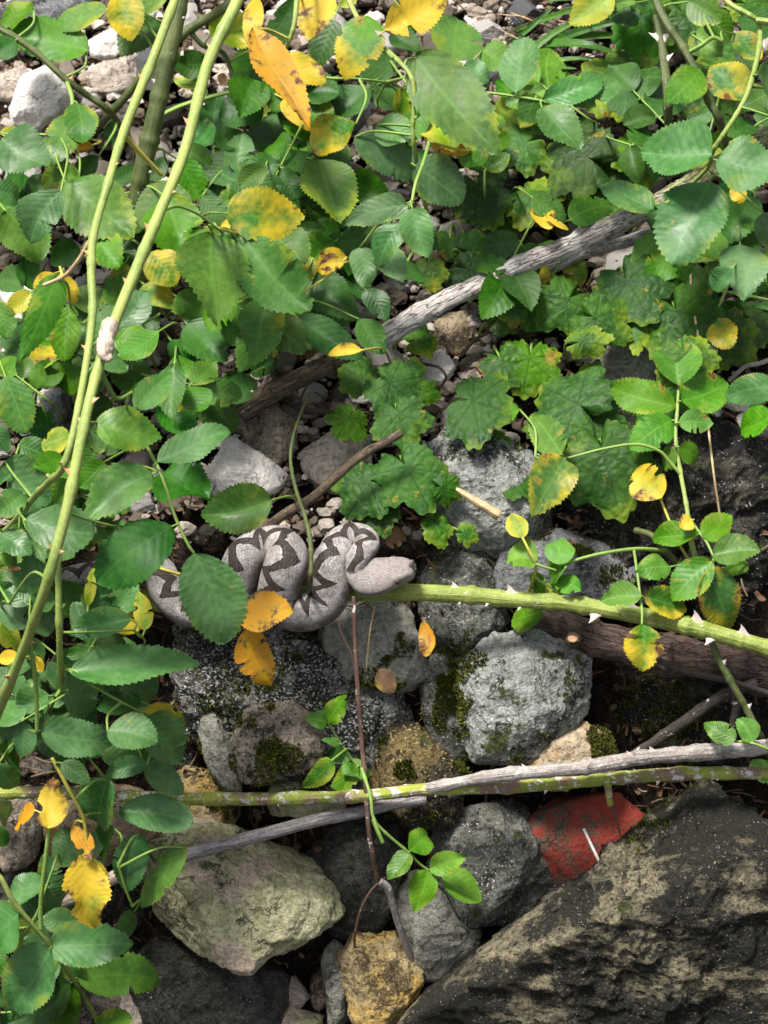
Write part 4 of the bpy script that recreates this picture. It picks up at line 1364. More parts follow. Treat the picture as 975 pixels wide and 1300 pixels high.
# two green rose canes hanging through the left of the picture
F1 = Plant('rose_cane', 'slender light green rose cane, left one of the pair crossing at the left', 'rose cane', P(-20, 690, 0))
st = F1.stem([(300, -160, .30), (236, -40, .30), (222, 0, .30), (190, 85, .29), (159, 162, .28), (138, 230, .28), (119, 298, .275), (116, 345, .27), (117, 405, .265), (102, 505, .255), (82, 588, .24), (62, 612, .20), (44, 630, .15), (18, 662, .06), (-10, 690, -.01)], 6.5, 4, 'cane_green', seed=2)
F1.thorns(st, [(.235, 150, .9), (.34, 20, .6), (.47, 185, .9), (.60, 195, .8), (.72, 200, .9), (.67, -20, .8)], 'thorn_orange', 9)
F2 = Plant('rose_cane', 'long light green rose cane with peeling pale knot, right one of the crossing pair', 'rose cane', P(-60, 1040, 0))
st = F2.stem([(352, -160, .33), (318, -50, .33), (302, 0, .33), (264, 81, .32), (235, 190, .315), (201, 274, .31), (178, 330, .30), (146, 408, .29), (125, 466, .285), (106, 543, .28), (86, 642, .26), (61, 735, .24), (34, 813, .21), (0, 897, .16), (-60, 1040, -.01)], 7.4, 6.5, 'cane_green', seed=4)
F2.thorns(st, [(.20, 190, .7), (.27, 160, 1.0), (.335, -10, .6), (.385, 175, 1.0), (.46, 180, .8), (.62, 10, 1.0), (.69, 170, 1.1), (.76, -10, .8), (.86, 10, .9), (.905, 190, 1.1)], 'thorn_orange', 10)
v, f, uv = tube([P(141, 408, .296), P(135, 428, .296), P(133, 448, .294), P(140, 458, .292)], [7.5 * MPP, 9.5 * MPP, 8.5 * MPP, 4 * MPP], 18, 10, .38, 5)
mesh_obj('peeling_bark', v, f, MS['bark_pale'], st, loc=P(135, 428, .296), uvs=uv)['label'] = 'pale dried bark peeling at the joint'
# leaf stalks growing from the two canes
def stalk(plant, pts, r0=2.2, r1=1.4, mat='stalk', part='leaf_stalk'):
    return plant.stem(pts, r0, r1, mat, part, 7, .02)
stalk(F1, [(159, 172, .275), (180, 196, .26), (205, 222, .24)], 4, 3, 'stalk_yellow')
stalk(F2, [(128, 470, .28), (138, 492, .26), (150, 506, .24), (168, 498, .22)], 3.4, 2)
stalk(F2, [(118, 300, .27), (100, 330, .25), (82, 350, .23), (55, 362, .22)], 3.2, 2.4, 'straw')
stalk(F2, [(186, 566, .17), (200, 592, .18), (211, 620, .18), (222, 655, .17), (238, 690, .16), (246, 702, .155)], 2.4, 2, 'stalk')
stalk(F2, [(204, 268, .30), (226, 262, .27), (252, 272, .25), (276, 290, .23)], 2.6, 1.6)
stalk(F2, [(84, 650, .26), (112, 660, .2), (150, 668, .17), (186, 664, .15)], 2.0, 1.4)
stalk(F2, [(62, 736, .235), (40, 728, .2), (12, 766, .16)], 2.2, 1.6)
stalk(F2, [(36, 810, .205), (42, 840, .2), (46, 880, .19), (47, 930, .18)], 3.6, 2.6)

F3 = Plant('rose_cane', 'thick dark olive rose stem behind the light green canes at upper left', 'rose cane', P(158, 345, 0))
st = F3.stem([(258, -120, .17), (236, -30, .16), (228, 0, .155), (214, 65, .14), (200, 132, .12), (188, 185, .10), (176, 237, .08), (168, 290, .05), (158, 345, -.01)], 12, 11, 'cane_olive', seed=6)
F3.thorns(st, [(.3, 10, .7), (.45, 180, .9), (.7, -10, .8)], 'thorn', 9)
F4 = Plant('rose_cane', 'thin olive rose shoot bending down from the left edge at the top', 'rose cane', P(170, 185, 0))
st = F4.stem([(-60, 10, .10), (0, 37, .10), (40, 62, .095), (85, 102, .085), (112, 122, .07), (139, 142, .055), (170, 185, -.005)], 4.6, 4.0, 'cane_olive', seed=8)
F4.thorns(st, [(.52, 90, 1.2)], 'thorn_orange', 9)
stalk(F4, [(85, 104, .085), (92, 128, .09), (88, 152, .09), (76, 172, .09)], 3, 2.4)
F5 = Plant('rose_cane', 'olive rose stem running from the top centre to the lower left behind the canes', 'rose cane', P(112, 176, 0))
st = F5.stem([(330, -40, .12), (288, 7, .11), (240, 38, .10), (205, 68, .085), (183, 92, .075), (160, 122, .06), (142, 142, .045), (112, 176, -.005)], 6, 5, 'cane_olive', seed=9)
stalk(F5, [(240, 38, .10), (258, 58, .09), (284, 68, .08), (296, 100, .07), (304, 130, .07), (318, 203, .05)], 3.4, 2.4, 'cane_olive')
stalk(F5, [(205, 146, .07), (237, 132, .07), (298, 116, .07), (330, 116, .075)], 3.2, 2.4)
# lower left stems
S1 = Plant('rose_shoot', 'thin upright rose shoot with brown base between the leaves at the left', 'rose shoot', P(88, 925, 0))
S1.stem([(74, 690, .14), (74, 725, .15), (75, 790, .15), (77, 852, .13), (82, 888, .09), (88, 925, -.005)], 4.2, 4.6, 'cane_green', seed=12)
stalk(S1, [(77, 850, .13), (96, 852, .14), (120, 872, .14), (180, 905, .13)], 2.2, 1.6)
stalk(S1, [(80, 872, .11), (68, 890, .11), (60, 915, .1), (50, 935, .09)], 3, 2)
stalk(S1, [(77, 800, .14), (90, 803, .15), (170, 800, .14)], 2, 1.4)
S2 = Plant('rose_shoot', 'yellow-green rose shoot with forked stalks at the lower left corner', 'rose shoot', P(140, 1330, 0))
S2.stem([(-30, 1085, .14), (0, 1114, .14), (20, 1149, .135), (61, 1197, .12), (91, 1240, .09), (118, 1285, .05), (140, 1330, -.005)], 3.6, 3.2, 'cane_green', seed=13)
stalk(S2, [(52, 1180, .125), (52, 1146, .13), (58, 1090, .14), (63, 1048, .145)], 3.4, 2.8)
stalk(S2, [(28, 1190, .12), (44, 1166, .125), (52, 1150, .13)], 2.4, 2.4)
stalk(S2, [(66, 962, .15), (86, 1000, .15), (106, 1040, .145), (112, 1090, .14)], 2.6, 2.2, 'stalk_yellow')
stalk(S2, [(150, 1098, .13), (160, 1130, .125), (168, 1150, .12)], 2, 1.4)

# thorny green cane under the snake's head
GC = Plant('thorny_cane', 'thick bright green thorny cane under the snake head running to the right edge', 'rose cane', P(60, 745, 0))
st = GC.stem([(60, 748, -.004), (122, 748, .016), (165, 752, .02), (205, 768, .018), (250, 770, .016), (300, 758, .020), (360, 754, .024), (449, 753, .036), (523, 752, .042), (600, 756, .048), (650, 761, .052), (712, 765, .056), (777, 775, .06), (830, 785, .064), (878, 796, .068), (930, 810, .07), (975, 823, .072), (1080, 860, .074)], 10.0, 11.0, 'cane_bright', sides=14, knobs=.03, seed=15)
GC.thorns(st, [(.515, 85, 1.1), (.590, 80, 1.35), (.555, -40, .7), (.60, -60, .7), (.69, -75, 1.5), (.705, 95, .9), (.735, 85, 1.7), (.80, 120, 1.1), (.835, 88, 1.7), (.855, -70, 1.3), (.90, 100, 1.5), (.655, 100, .9), (.52, -50, .6)], 'thorn', 12)
# dead wood
st_, ln, rd = stick('dead_branch', 'thick bleached and lichen-crusted branch with cut end, sloping up to the right', 'branch', [(482, 430, .05), (520, 408, .053), (557, 386, .055), (650, 342, .06), (730, 308, .065), (794, 280, .07), (850, 250, .07), (902, 217, .07), (985, 165, .06), (1060, 120, .03)], 15, 12, 'dead_mossy', .3, 32, seed=21)
stick('dead_branch', 'second rough lichen-crusted branch right under the thick bleached one', 'branch', [(632, 372, .028), (690, 345, .034), (740, 322, .04), (828, 296, .045), (900, 262, .04), (990, 215, .02)], 9, 8, 'dead_mossy', .2, 20, seed=22)
stick('dead_branch', 'short brown broken branch left of the bleached branch end', 'branch', [(304, 524, .018), (335, 504, .022), (375, 483, .026), (412, 465, .028), (440, 452, .026)], 14, 13, 'bark_brown', .12, 14, seed=23)
stick('twig', 'broken grey-brown twig pointing up-right above the snake', 'twig', [(330, 676, .03), (364, 651, .046), (398, 631, .058), (455, 581, .078), (486, 563, .086), (510, 549, .09)], 6.5, 5, 'bark_brown', .14, 10, seed=24)
stick('twig', 'short splintered tan twig left of the yellow bud on the grey stone', 'twig', [(574, 618, .05), (600, 634, .05), (634, 655, .045)], 3.6, 6.5, 'straw', .25, 8, seed=25)
log = Plant('log', 'dark brown weathered log with a cut knot under the thorny green cane', 'log', P(690, 800, 0))
lo = log.stem([(672, 786, .006), (700, 793, .014), (747, 808, .02), (800, 820, .022), (848, 830, .022), (905, 838, .022), (950, 848, .02), (1030, 868, .01)], 19, 27, 'log_dark', sides=28, knobs=.2, seed=26)
v, f, uv = tube([P(729, 811, .035), P(728, 812, .048), P(727, 812, .0525)], [13 * MPP, 10.5 * MPP, 8.5 * MPP], 14, 4, .12, 31)
kn = mesh_obj('knot', v, f, MS['log_dark'], log.root, loc=P(729, 811, .035), uvs=uv)
d, f = ico(3)
mesh_obj('knot_heart', d * np.array([6.5, 6.5, 2.0]) * MPP + np.array(P(727, 811, .0535)), f, M_TWIGW, kn, loc=P(727, 811, .0535))
stick('twig', 'rough dark twig rising from the cane to the right edge below the log', 'twig', [(800, 962, .04), (824, 946, .045), (870, 915, .045), (915, 885, .042), (960, 868, .035)], 6.5, 8, 'twig_dark', .2, 10, seed=27)
stick('twig', 'thin dark knobbly twig lying along the lower side of the log', 'twig', [(835, 838, .045), (870, 852, .048), (923, 864, .048), (985, 884, .04)], 4, 4.5, 'twig_dark', .2, 8, seed=28)
stick('twig', 'short dark stub standing under the rough dark twig', 'twig', [(932, 878, .04), (934, 900, .045), (930, 922, .045)], 6, 5, 'twig_dark', .15, 8, seed=29)
GB = Plant('rose_shoot', 'olive brown thorny stem dropping from the green cane at the right edge', 'rose shoot', P(985, 975, 0))
st = GB.stem([(895, 770, .06), (906, 822, .062), (926, 862, .066), (945, 895, .066), (966, 937, .06), (985, 975, -.005)], 4.6, 4.6, 'cane_olive', seed=30)
GB.thorns(st, [(.3, 10, 1), (.62, 20, 1)], 'thorn', 8)
# horizontal canes below
HC = Plant('thorny_cane', 'yellow-green cane with reddish bark patches lying level across the stones', 'rose cane', P(-20, 1000, 0))
st = HC.stem([(-30, 1006, .045), (60, 1006, .055), (150, 1010, .06), (230, 1014, .062), (330, 1014, .064), (455, 1011, .066), (520, 1004, .066), (570, 1001, .066), (645, 999, .066), (740, 992, .066), (807, 986, .066), (880, 982, .066), (960, 982, .064), (1040, 990, .05)], 8, 8.5, 'cane_patch', sides=12, knobs=.10, seed=33)
HC.thorns(st, [(.26, 80, .6), (.33, -80, .6), (.36, 100, .5), (.44, 90, .5), (.52, -70, .6), (.66, -80, .9), (.77, 80, .8), (.80, -85, 1.0), (.88, -60, .6)], 'thorn', 9)
H2 = Plant('dead_cane', 'bleached grey dead cane with broken thorns on top of the level green cane', 'dead cane', P(1060, 930, 0))
st = H2.stem([(540, 1002, .066), (600, 990, .072), (645, 983, .076), (700, 978, .078), (746, 974, .078), (814, 962, .078), (890, 955, .076), (975, 948, .072), (1060, 938, .05)], 7.5, 11, 'dead_grey', sides=12, knobs=.14, seed=34)
H2.thorns(st, [(.30, 80, .9), (.52, 88, 1.0), (.60, 85, .8), (.65, 90, 1.0), (.74, 80, .6)], 'thorn', 10)
stick('stick', 'long smooth silver-grey driftwood stick crossing under the level green cane', 'stick', [(205, 1094, .075), (237, 1085, .076), (320, 1063, .072), (400, 1042, .066), (455, 1031, .060), (500, 1020, .054), (540, 1014, .05)], 8.5, 8, 'drift', .06, 14, seed=35)
stick('stick', 'pale pinkish broken stick pointing from the yellow leaf to the left edge', 'stick', [(0, 1172, .055), (27, 1163, .06), (95, 1139, .066), (135, 1119, .07), (163, 1104, .072)], 8, 9, 'drift_pale', .08, 12, seed=36)
stick('stick', 'thinner pale split stick below the pale pinkish one', 'stick', [(52, 1196, .05), (70, 1180, .055), (98, 1157, .058), (130, 1140, .058)], 5, 6, 'drift_pale', .12, 10, seed=37)
RS = Plant('twig', 'thin upright red-brown stem from the snake down to the ochre stone', 'twig', P(534, 1240, 0))
RS.stem([(449, 757, .05), (450, 790, .052), (452, 843, .055), (456, 900, .058), (460, 951, .062), (463, 985, .066), (468, 1050, .07), (474, 1090, .066), (481, 1121, .06)], 2.7, 3.3, 'twig_red', seed=38, knobs=.2)
RS.stem([(481, 1118, .06), (493, 1129, .056), (502, 1160, .048), (512, 1190, .04), (523, 1220, .03), (534, 1240, .015)], 5.2, 4.0, 'dead_grey', 'woody_base', knobs=.15, seed=39)
RS.stem([(489, 1114, .058), (472, 1130, .056), (459, 1153, .052), (451, 1185, .046), (450, 1216, .03)], 2.0, 1.6, 'twig_red', 'rootlet', seed=40)
RS.stem([(453, 850, .056), (446, 830, .056), (432, 800, .055), (428, 770, .05)], 1.2, .8, 'twig_red', 'side_twig', seed=41)
stick('twig', 'thin dry brown stalk standing right of the red-brown stem', 'twig', [(476, 768, .035), (470, 800, .04), (465, 850, .035)], 1.3, 1.0, 'straw', .05, 6)
stick('stalk', 'white bleached stalk leaning across the red brick', 'stalk', [(741, 1052, .05), (756, 1084, .055), (771, 1114, .05)], 1.9, 2.2, 'white', .03, 8)
stick('twig', 'thin dark red thorny twig lying over the brick', 'twig', [(770, 1000, .066), (780, 1030, .055), (790, 1068, .05), (802, 1094, .045)], 1.5, 1.2, 'twig_red', .05, 6)
stick('stub', 'short pale green broken side stub hanging from the level cane above the brick', 'cane stub', [(771, 992, .07), (773, 1006, .068), (775, 1022, .064)], 5, 4.2, 'cane_patch', .1, 10)
stick('straw', 'long thin tan straw standing behind the fresh green rose shoot', 'straw', [(876, 330, .06), (879, 380, .06), (892, 466, .06), (899, 540, .055), (906, 600, .05), (914, 655, .03)], 1.8, 1.6, 'straw', .03, 6)
stick('grass', 'straight dark green grass stem crossing at the right below the bleached branch', 'grass stem', [(820, 358, .045), (870, 365, .05), (930, 372, .05), (1000, 386, .045)], 2.6, 2.4, 'stalk', .02, 6)
stick('twig', 'crooked grey twig at the right edge behind the rose leaves', 'twig', [(925, 484, .03), (945, 466, .035), (962, 462, .036), (990, 452, .03)], 3, 3.4, 'dead_grey', .2, 8)
stick('straw', 'short yellow straw beside the big bluish leaf over the snake', 'straw', [(193, 718, .075), (210, 724, .078), (232, 730, .075)], 2.8, 2.2, 'stalk_yellow', .03, 6)
stick('twig', 'black forked twig in the litter under the bleached branch', 'twig', [(533, 462, .02), (556, 466, .026), (566, 480, .024), (552, 494, .016), (530, 480, .008)], 2.2, 1.4, 'twig_dark', .1, 7)
stick('twig', 'dark twig running flat through the gravel under the leaves at upper centre', 'twig', [(368, 252, .012), (395, 266, .016), (430, 276, .014), (470, 286, .008)], 2.6, 2.0, 'twig_dark', .12, 7)
stick('twig', 'thin dark twig on the stones near the top left canes', 'twig', [(245, 183, .015), (275, 178, .018), (310, 172, .016), (335, 164, .01)], 2.2, 1.6, 'twig_dark', .12, 7)
stick('twig', 'black twig with a side spur on the pale stones at the upper left', 'twig', [(137, 234, .012), (152, 222, .016), (168, 213, .014)], 2.0, 1.4, 'twig_dark', .12, 7)
stick('twig', 'dark root-like twig lying across the soil under the brown dead branch', 'twig', [(360, 508, .012), (385, 520, .016), (420, 524, .014), (448, 532, .008)], 5, 4, 'twig_dark', .2, 8)
stick('twig', 'grey twig half buried in the litter behind the bleached branch', 'twig', [(585, 452, .012), (605, 430, .018), (640, 412, .018), (670, 385, .012)], 2.8, 2.2, 'bark_brown', .12, 7)

# blue plastic scrap lying in the gravel
v = []
uvw = 12
for j in range(8):
    for i in range(uvw):
        x, y = 378 + 98 * i / (uvw - 1), 281 + 30 * j / 7
        v.append(P(x, y + 5 * math.sin(i * .9), .010 + .003 * math.sin(i * .7 + j * .5) + .0012 * math.sin(j * 1.1 - i * 1.4)))
f = [(j * uvw + i, j * uvw + i + 1, (j + 1) * uvw + i + 1, (j + 1) * uvw + i) for j in range(7) for i in range(uvw - 1)]
o = mesh_obj('plastic_scrap', [tuple(p) for p in v], f, M_BLUE, loc=P(420, 300, .01))
tag(o, 'crumpled dark blue plastic scrap among the gravel', 'plastic')
sm_ = o.modifiers.new('thickness', 'SOLIDIFY'); sm_.thickness = .0012

# ------------------------------------------------------------------ more shoots that carry leaves
T1 = Plant('rose_shoot', 'green rose shoot with yellowing leaves hanging from the top centre', 'rose shoot', P(560, 330, 0))
T1.stem([(425, -90, .19), (440, -10, .19), (465, 40, .188), (500, 72, .184), (522, 98, .18), (526, 130, .17), (524, 160, .16), (527, 195, .14), (540, 260, .07), (560, 330, -.005)], 3.6, 2.6, 'cane_green', seed=51)
stalk(T1, [(545, 180, .16), (538, 205, .165), (528, 232, .17), (523, 256, .17)], 2.6, 2.0)
stalk(T1, [(526, 150, .165), (560, 128, .165), (592, 115, .165), (608, 117, .165), (640, 120, .165), (690, 128, .165)], 2.4, 1.8)
stalk(T1, [(500, 74, .184), (478, 56, .186), (458, 42, .186)], 3.4, 2.6)
T2 = Plant('rose_shoot', 'rose shoot with dark leaves at the top between the yellow leaves', 'rose shoot', P(330, 130, 0))
T2.stem([(384, -70, .15), (377, 0, .14), (372, 38, .13), (360, 66, .11), (345, 95, .06), (330, 130, -.005)], 3.2, 2.8, 'cane_green', seed=52)
stalk(T2, [(362, 64, .115), (385, 80, .11), (411, 98, .11), (452, 100, .11), (490, 104, .1)], 2.4, 1.6)
T4 = Plant('rose_cane', 'dark brown-green rose stem coming down from the top right', 'rose cane', P(930, 245, 0))
st = T4.stem([(812, -70, .14), (833, 0, .14), (848, 32, .14), (866, 58, .135), (882, 88, .13), (900, 128, .12), (917, 164, .10), (930, 245, -.005)], 5.6, 5, 'cane_olive', seed=54)
stalk(T4, [(876, 66, .135), (890, 58, .14), (905, 48, .14), (918, 52, .14)], 3.2, 2.4)
T5 = Plant('thorny_cane', 'grey-green upright cane with large white thorns at the top right', 'rose cane', P(850, 215, 0))
st = T5.stem([(834, 20, .12), (838, 40, .12), (842, 70, .12), (846, 105, .12), (848, 140, .11), (849, 170, .08), (850, 215, -.005)], 6, 5.5, 'cane_olive', seed=55)
T5.thorns(st, [(.22, 200, 1.3), (.24, 30, 1.3), (.38, 20, 1.1), (.5, -90, .7), (.62, 15, .8)], 'thorn', 12)
T6 = Plant('rose_shoot', 'thin green rose shoot with bluish leaves over the bleached branch at right', 'rose shoot', P(870, 330, 0))
T6.stem([(895, -50, .19), (922, 0, .19), (950, 18, .19), (963, 30, .185), (964, 60, .18), (952, 110, .17), (938, 140, .165), (920, 168, .16), (906, 190, .15), (896, 216, .13), (850, 256, .09), (832, 262, .08), (800, 300, -.005)], 3.6, 2.6, 'cane_green', seed=56)
stalk(T6, [(960, 26, .19), (985, 30, .19), (1010, 40, .19)], 5, 5, 'cane_green')
stalk(T6, [(940, 136, .166), (955, 140, .17), (985, 150, .17)], 2, 1.4)
stalk(T6, [(897, 214, .13), (905, 200, .15), (912, 196, .15)], 2, 1.4)
# fresh shoots on the right
Q1 = Plant('rose_shoot', 'fresh green rose shoot with big toothed leaves right of centre', 'rose shoot', P(905, 770, 0))
Q1.stem([(862, 484, .07), (860, 520, .07), (858, 557, .068), (864, 600, .06), (872, 645, .056), (878, 690, .05), (892, 735, .03), (905, 770, -.005)], 1.8, 4.0, 'cane_green', seed=61)
stalk(Q1, [(864, 602, .06), (850, 586, .064), (836, 572, .07), (807, 564, .075), (765, 570, .075), (716, 582, .072), (680, 581, .07)], 2.4, 1.5)
stalk(Q1, [(838, 632, .055), (846, 652, .052), (862, 690, .046), (880, 720, .036)], 1.6, 2.0, 'stalk_yellow')
stalk(Q1, [(874, 656, .055), (888, 676, .06), (898, 690, .062), (908, 712, .064)], 2, 1.6)
Q2 = Plant('rose_shoot', 'arching rose shoot with round leaflets just above the green cane', 'rose shoot', P(890, 775, 0))
Q2.stem([(806, 673, .03), (828, 680, .036), (845, 700, .034), (862, 718, .03), (878, 742, .02), (890, 775, -.005)], 4, 4.4, 'cane_olive', seed=62)
stalk(Q2, [(845, 699, .036), (807, 697, .05), (763, 703, .058), (728, 712, .058), (714, 718, .058)], 3.0, 1.8)
stalk(Q2, [(805, 699, .052), (808, 720, .062), (812, 750, .072), (815, 775, .082), (815, 793, .086)], 2, 1.5)
Q3 = Plant('rose_shoot', 'small shoot with curled yellow tip leaf growing beside the green cane', 'rose shoot', P(668, 760, 0))
Q3.stem([(663, 682, .07), (672, 700, .066), (680, 718, .06), (676, 738, .045), (668, 762, .0)], 1.6, 2.6, 'stalk_yellow', seed=63)
stalk(Q3, [(680, 716, .062), (692, 720, .062), (706, 724, .06)], 1.8, 1.4)
stalk(Q3, [(678, 730, .055), (686, 738, .055), (700, 746, .05)], 1.8, 1.4)
stalk(Q3, [(676, 740, .045), (684, 760, .03), (688, 776, .03)], 1.6, 1.2)
Q4 = Plant('rose_shoot', 'rose seedling with five bright leaflets in front of the grey veined stone', 'rose shoot', P(462, 990, 0))
Q4.stem([(459, 975, .066), (470, 1010, .076), (474, 1038, .078), (488, 1056, .076), (516, 1080, .07), (541, 1103, .066), (562, 1110, .064)], 2.4, 1.4, 'stalk', seed=64)
stalk(Q4, [(474, 1040, .078), (480, 1056, .08), (486, 1070, .08)], 3.2, 2.6)
Q5 = Plant('rose_shoot', 'tiny leafy shoot beside the red-brown stem above the level cane', 'rose shoot', P(470, 1000, 0))
Q5.stem([(416, 916, .05), (428, 936, .052), (442, 958, .054), (456, 975, .056), (468, 1000, .05)], 1.4, 1.8, 'stalk', seed=65)
Q6 = Plant('rose_shoot', 'pale green leafy shoot entering from the right edge above the log', 'rose shoot', P(1010, 620, 0))
Q6.stem([(1010, 470, .08), (995, 500, .08), (990, 530, .078), (1000, 580, .05), (1010, 620, -.005)], 2, 2.4, 'stalk', seed=66)
Q7 = Plant('rose_shoot', 'small toothed leaves at the right edge on the bleached dead cane', 'rose shoot', P(990, 990, 0))
Q7.stem([(932, 941, .085), (960, 945, .088), (985, 960, .08), (990, 990, .02)], 1.6, 2, 'stalk', seed=67)
UP = Plant('rose_shoot', 'bare olive-green rose stem rising in front of the snake coils', 'rose shoot', P(388, 792, 0))
UP.stem([(392, 500, .045), (380, 530, .056), (372, 556, .064), (369, 586, .066), (376, 622, .072), (386, 652, .078), (393, 680, .082), (395, 710, .08), (394, 740, .074), (390, 765, .0)], 1.6, 3.4, 'cane_olive', seed=68)
YS = Plant('rose_shoot', 'thin yellow-green stalk among the dark leaves left of centre', 'rose shoot', P(342, 470, 0))
YS.stem([(370, 380, .09), (362, 408, .085), (352, 440, .06), (342, 470, -.004)], 2.4, 3, 'stalk_yellow', seed=69)
WL = Plant('rose_shrub', 'low dark green rose shrub in the upper left behind the canes', 'rose shrub', P(200, 330, 0))
WT = Plant('rose_shrub', 'low dark green rose shrub at the upper centre over the gravel', 'rose shrub', P(430, 230, 0))
WR = Plant('rose_shrub', 'bluish green rose shrub in the upper right corner', 'rose shrub', P(930, 330, 0))
WD = Plant('rose_shrub', 'rose shrub with glossy dark leaves at the lower left', 'rose shrub', P(120, 960, 0))
WM = Plant('rose_shrub', 'dark rose foliage left of centre under the bleached branch', 'rose shrub', P(330, 480, 0))

S_ = 975 / 330
def leaves(ox, oy, plants, own, data, **kw):
    for ln in data.strip().splitlines():
        for item in ln.split(';'):
            q = item.split()
            if not q: continue
            a = [float(t) / S_ for t in q[:5]]
            k2 = dict(kw)
            if len(q) > 6: k2['h'] = float(q[6])
            if len(q) > 7: k2['rag'] = float(q[7])
            rose_leaf(plants, ox + a[0], oy + a[1], ox + a[2], oy + a[3], a[4], q[5], own=own, **k2)

LEFT = [F1, F2, F3, F4, F5]
# tile at the top left
leaves(0, 0, LEFT, WL, '''
400 30 190 85 95 g ; 330 190 -10 110 150 g ; 440 -20 495 135 115 m ; 590 70 465 195 115 d ; 630 -20 500 30 85 g
790 130 955 75 140 l ; 770 240 640 230 95 d ; 975 190 880 335 130 d ; 985 390 825 440 150 d ; 885 570 765 675 100 d
250 430 200 590 95 g ; 290 385 305 545 100 g ; 5 520 185 620 160 b ; 300 665 155 690 95 g ; 230 715 110 895 150 b
240 680 490 870 210 g ; 475 470 385 510 75 d ; 370 585 300 680 75 d ; -30 710 78 742 78 b ; 20 790 160 965 180 g
700 715 505 855 140 g ; 620 735 700 975 180 g ; 665 595 755 750 115 g ; 755 735 840 845 85 d ; 800 880 890 980 105 b
760 310 655 300 50 l ; 345 545 245 562 46 o ; 1000 620 900 700 90 g ; 350 880 445 985 115 g ; 700 870 830 975 120 g
560 760 440 880 110 d ; 0 500 150 500 60 l ; 880 900 1000 990 110 g ; 130 40 0 60 80 g ; 60 150 -30 210 90 d
420 700 520 620 60 d ; 300 930 190 990 100 d ; 620 590 540 700 60 d ; 900 860 830 840 60 y ; 90 640 10 690 90 d
''')
leaves(320, 0, [T1, T2, F5], WT, '''
160 -5 45 185 95 d ; 250 -50 215 128 115 y ; 500 112 730 -30 160 y .2 ; 440 60 350 262 150 m .195 ; 5 110 215 425 105 o .17
120 370 215 470 70 y ; 115 215 268 300 108 y .14 ; 755 228 785 40 168 g ; 305 75 240 245 115 d ; 545 260 375 215 125 d
530 125 630 175 70 d ; 445 330 305 450 125 d ; 392 465 228 560 125 m ; 55 435 155 655 165 d ; 250 598 330 832 175 g
368 670 522 742 105 d ; 385 510 612 660 145 b ; 465 470 605 505 105 b ; 610 210 915 545 220 g .18 ; 600 390 705 505 115 d
790 255 890 295 102 b ; 825 345 905 455 95 b ; 820 565 668 530 72 o .08 ; 610 620 790 750 165 b .14 ; 585 770 342 838 105 b .175
600 780 662 962 125 b .178 ; 560 835 470 985 105 b .172 ; 0 600 75 715 95 g ; -95 800 197 800 195 m .17 ; 60 880 190 985 130 g
345 985 250 1000 70 y ; 300 330 195 450 105 d ; 860 190 985 235 105 g ; 400 -20 330 20 70 l ; 20 -10 0 150 60 y
480 840 400 960 90 d ; 700 300 620 380 80 d ; 10 300 -40 430 110 d ; 470 400 560 330 100 d ; 690 640 600 560 90 d
30 870 160 985 110 d ; 560 30 640 110 80 d
''')
leaves(645, 0, [T1, T4, T5, T6], WR, '''
385 -30 235 92 140 l .1 ; 480 10 370 20 55 r .1 ; 675 5 795 75 105 g ; 760 45 835 145 105 g ; 850 125 945 225 95 m
885 375 765 238 140 m .155 ; 985 350 880 395 115 g ; 765 580 498 560 182 b .17 ; 780 600 1015 645 195 b .17 ; 760 680 620 975 225 b .14
545 785 350 665 112 b .1 ; 130 375 352 290 115 b .168 ; 235 392 418 290 105 b .166 ; 125 400 272 550 122 b .17 ; 30 352 58 160 115 b .168
105 350 48 478 112 m .168 ; 90 740 216 825 92 g ; 235 825 392 768 92 g ; 590 800 525 865 62 b ; 930 735 800 890 140 d ; 960 800 1010 940 110 b .13
940 880 830 985 120 d ; 825 510 915 445 80 d ; 680 890 805 975 90 r ; 565 890 470 980 90 r ; 935 280 1020 305 80 b ; 840 700 880 755 60 y .09
720 260 600 380 110 g ; 700 120 800 200 110 r ; 900 600 800 720 110 d ; 1000 430 900 520 110 d ; 870 60 985 130 110 d
''')
leaves(0, 320, LEFT + [S1], WL, '''
215 85 78 402 125 g .15 ; 205 80 135 165 80 y ; 230 80 280 192 65 y ; 470 40 385 300 115 m ; 0 185 25 322 85 m ; 265 200 240 402 115 g
335 365 238 525 125 g ; 20 465 95 670 140 g ; 70 720 197 762 105 g ; 18 785 182 938 170 b ; -30 640 32 745 70 b ; 358 640 605 682 160 g .2
510 585 645 448 95 b .19 ; 655 420 640 605 95 g ; 720 470 885 655 180 d ; 590 790 848 640 118 b .19 ; 575 830 330 985 160 b .18 ; 330 665 445 742 105 b
600 565 732 672 115 d ; 605 830 785 905 180 d ; 1020 930 765 985 185 g .12 ; 560 0 660 110 130 m ; 790 -70 825 232 225 g .17 ; 905 -20 960 190 110 g
660 165 748 255 95 r ; 895 190 765 262 115 g ; 700 268 845 402 145 d ; 965 220 908 435 115 g ; 595 298 445 385 95 g ; 430 395 525 535 115 d
420 560 300 640 90 d ; 395 785 300 880 95 g ; 200 412 128 447 36 l ; 90 905 -20 985 90 g ; 930 460 825 505 60 d ; 480 180 560 330 110 d
640 330 720 440 90 d ; 100 580 200 700 100 d ; 260 940 150 1010 100 d ; 380 480 290 560 70 d ; 540 120 640 200 100 m ; 850 560 960 470 90 d
''')
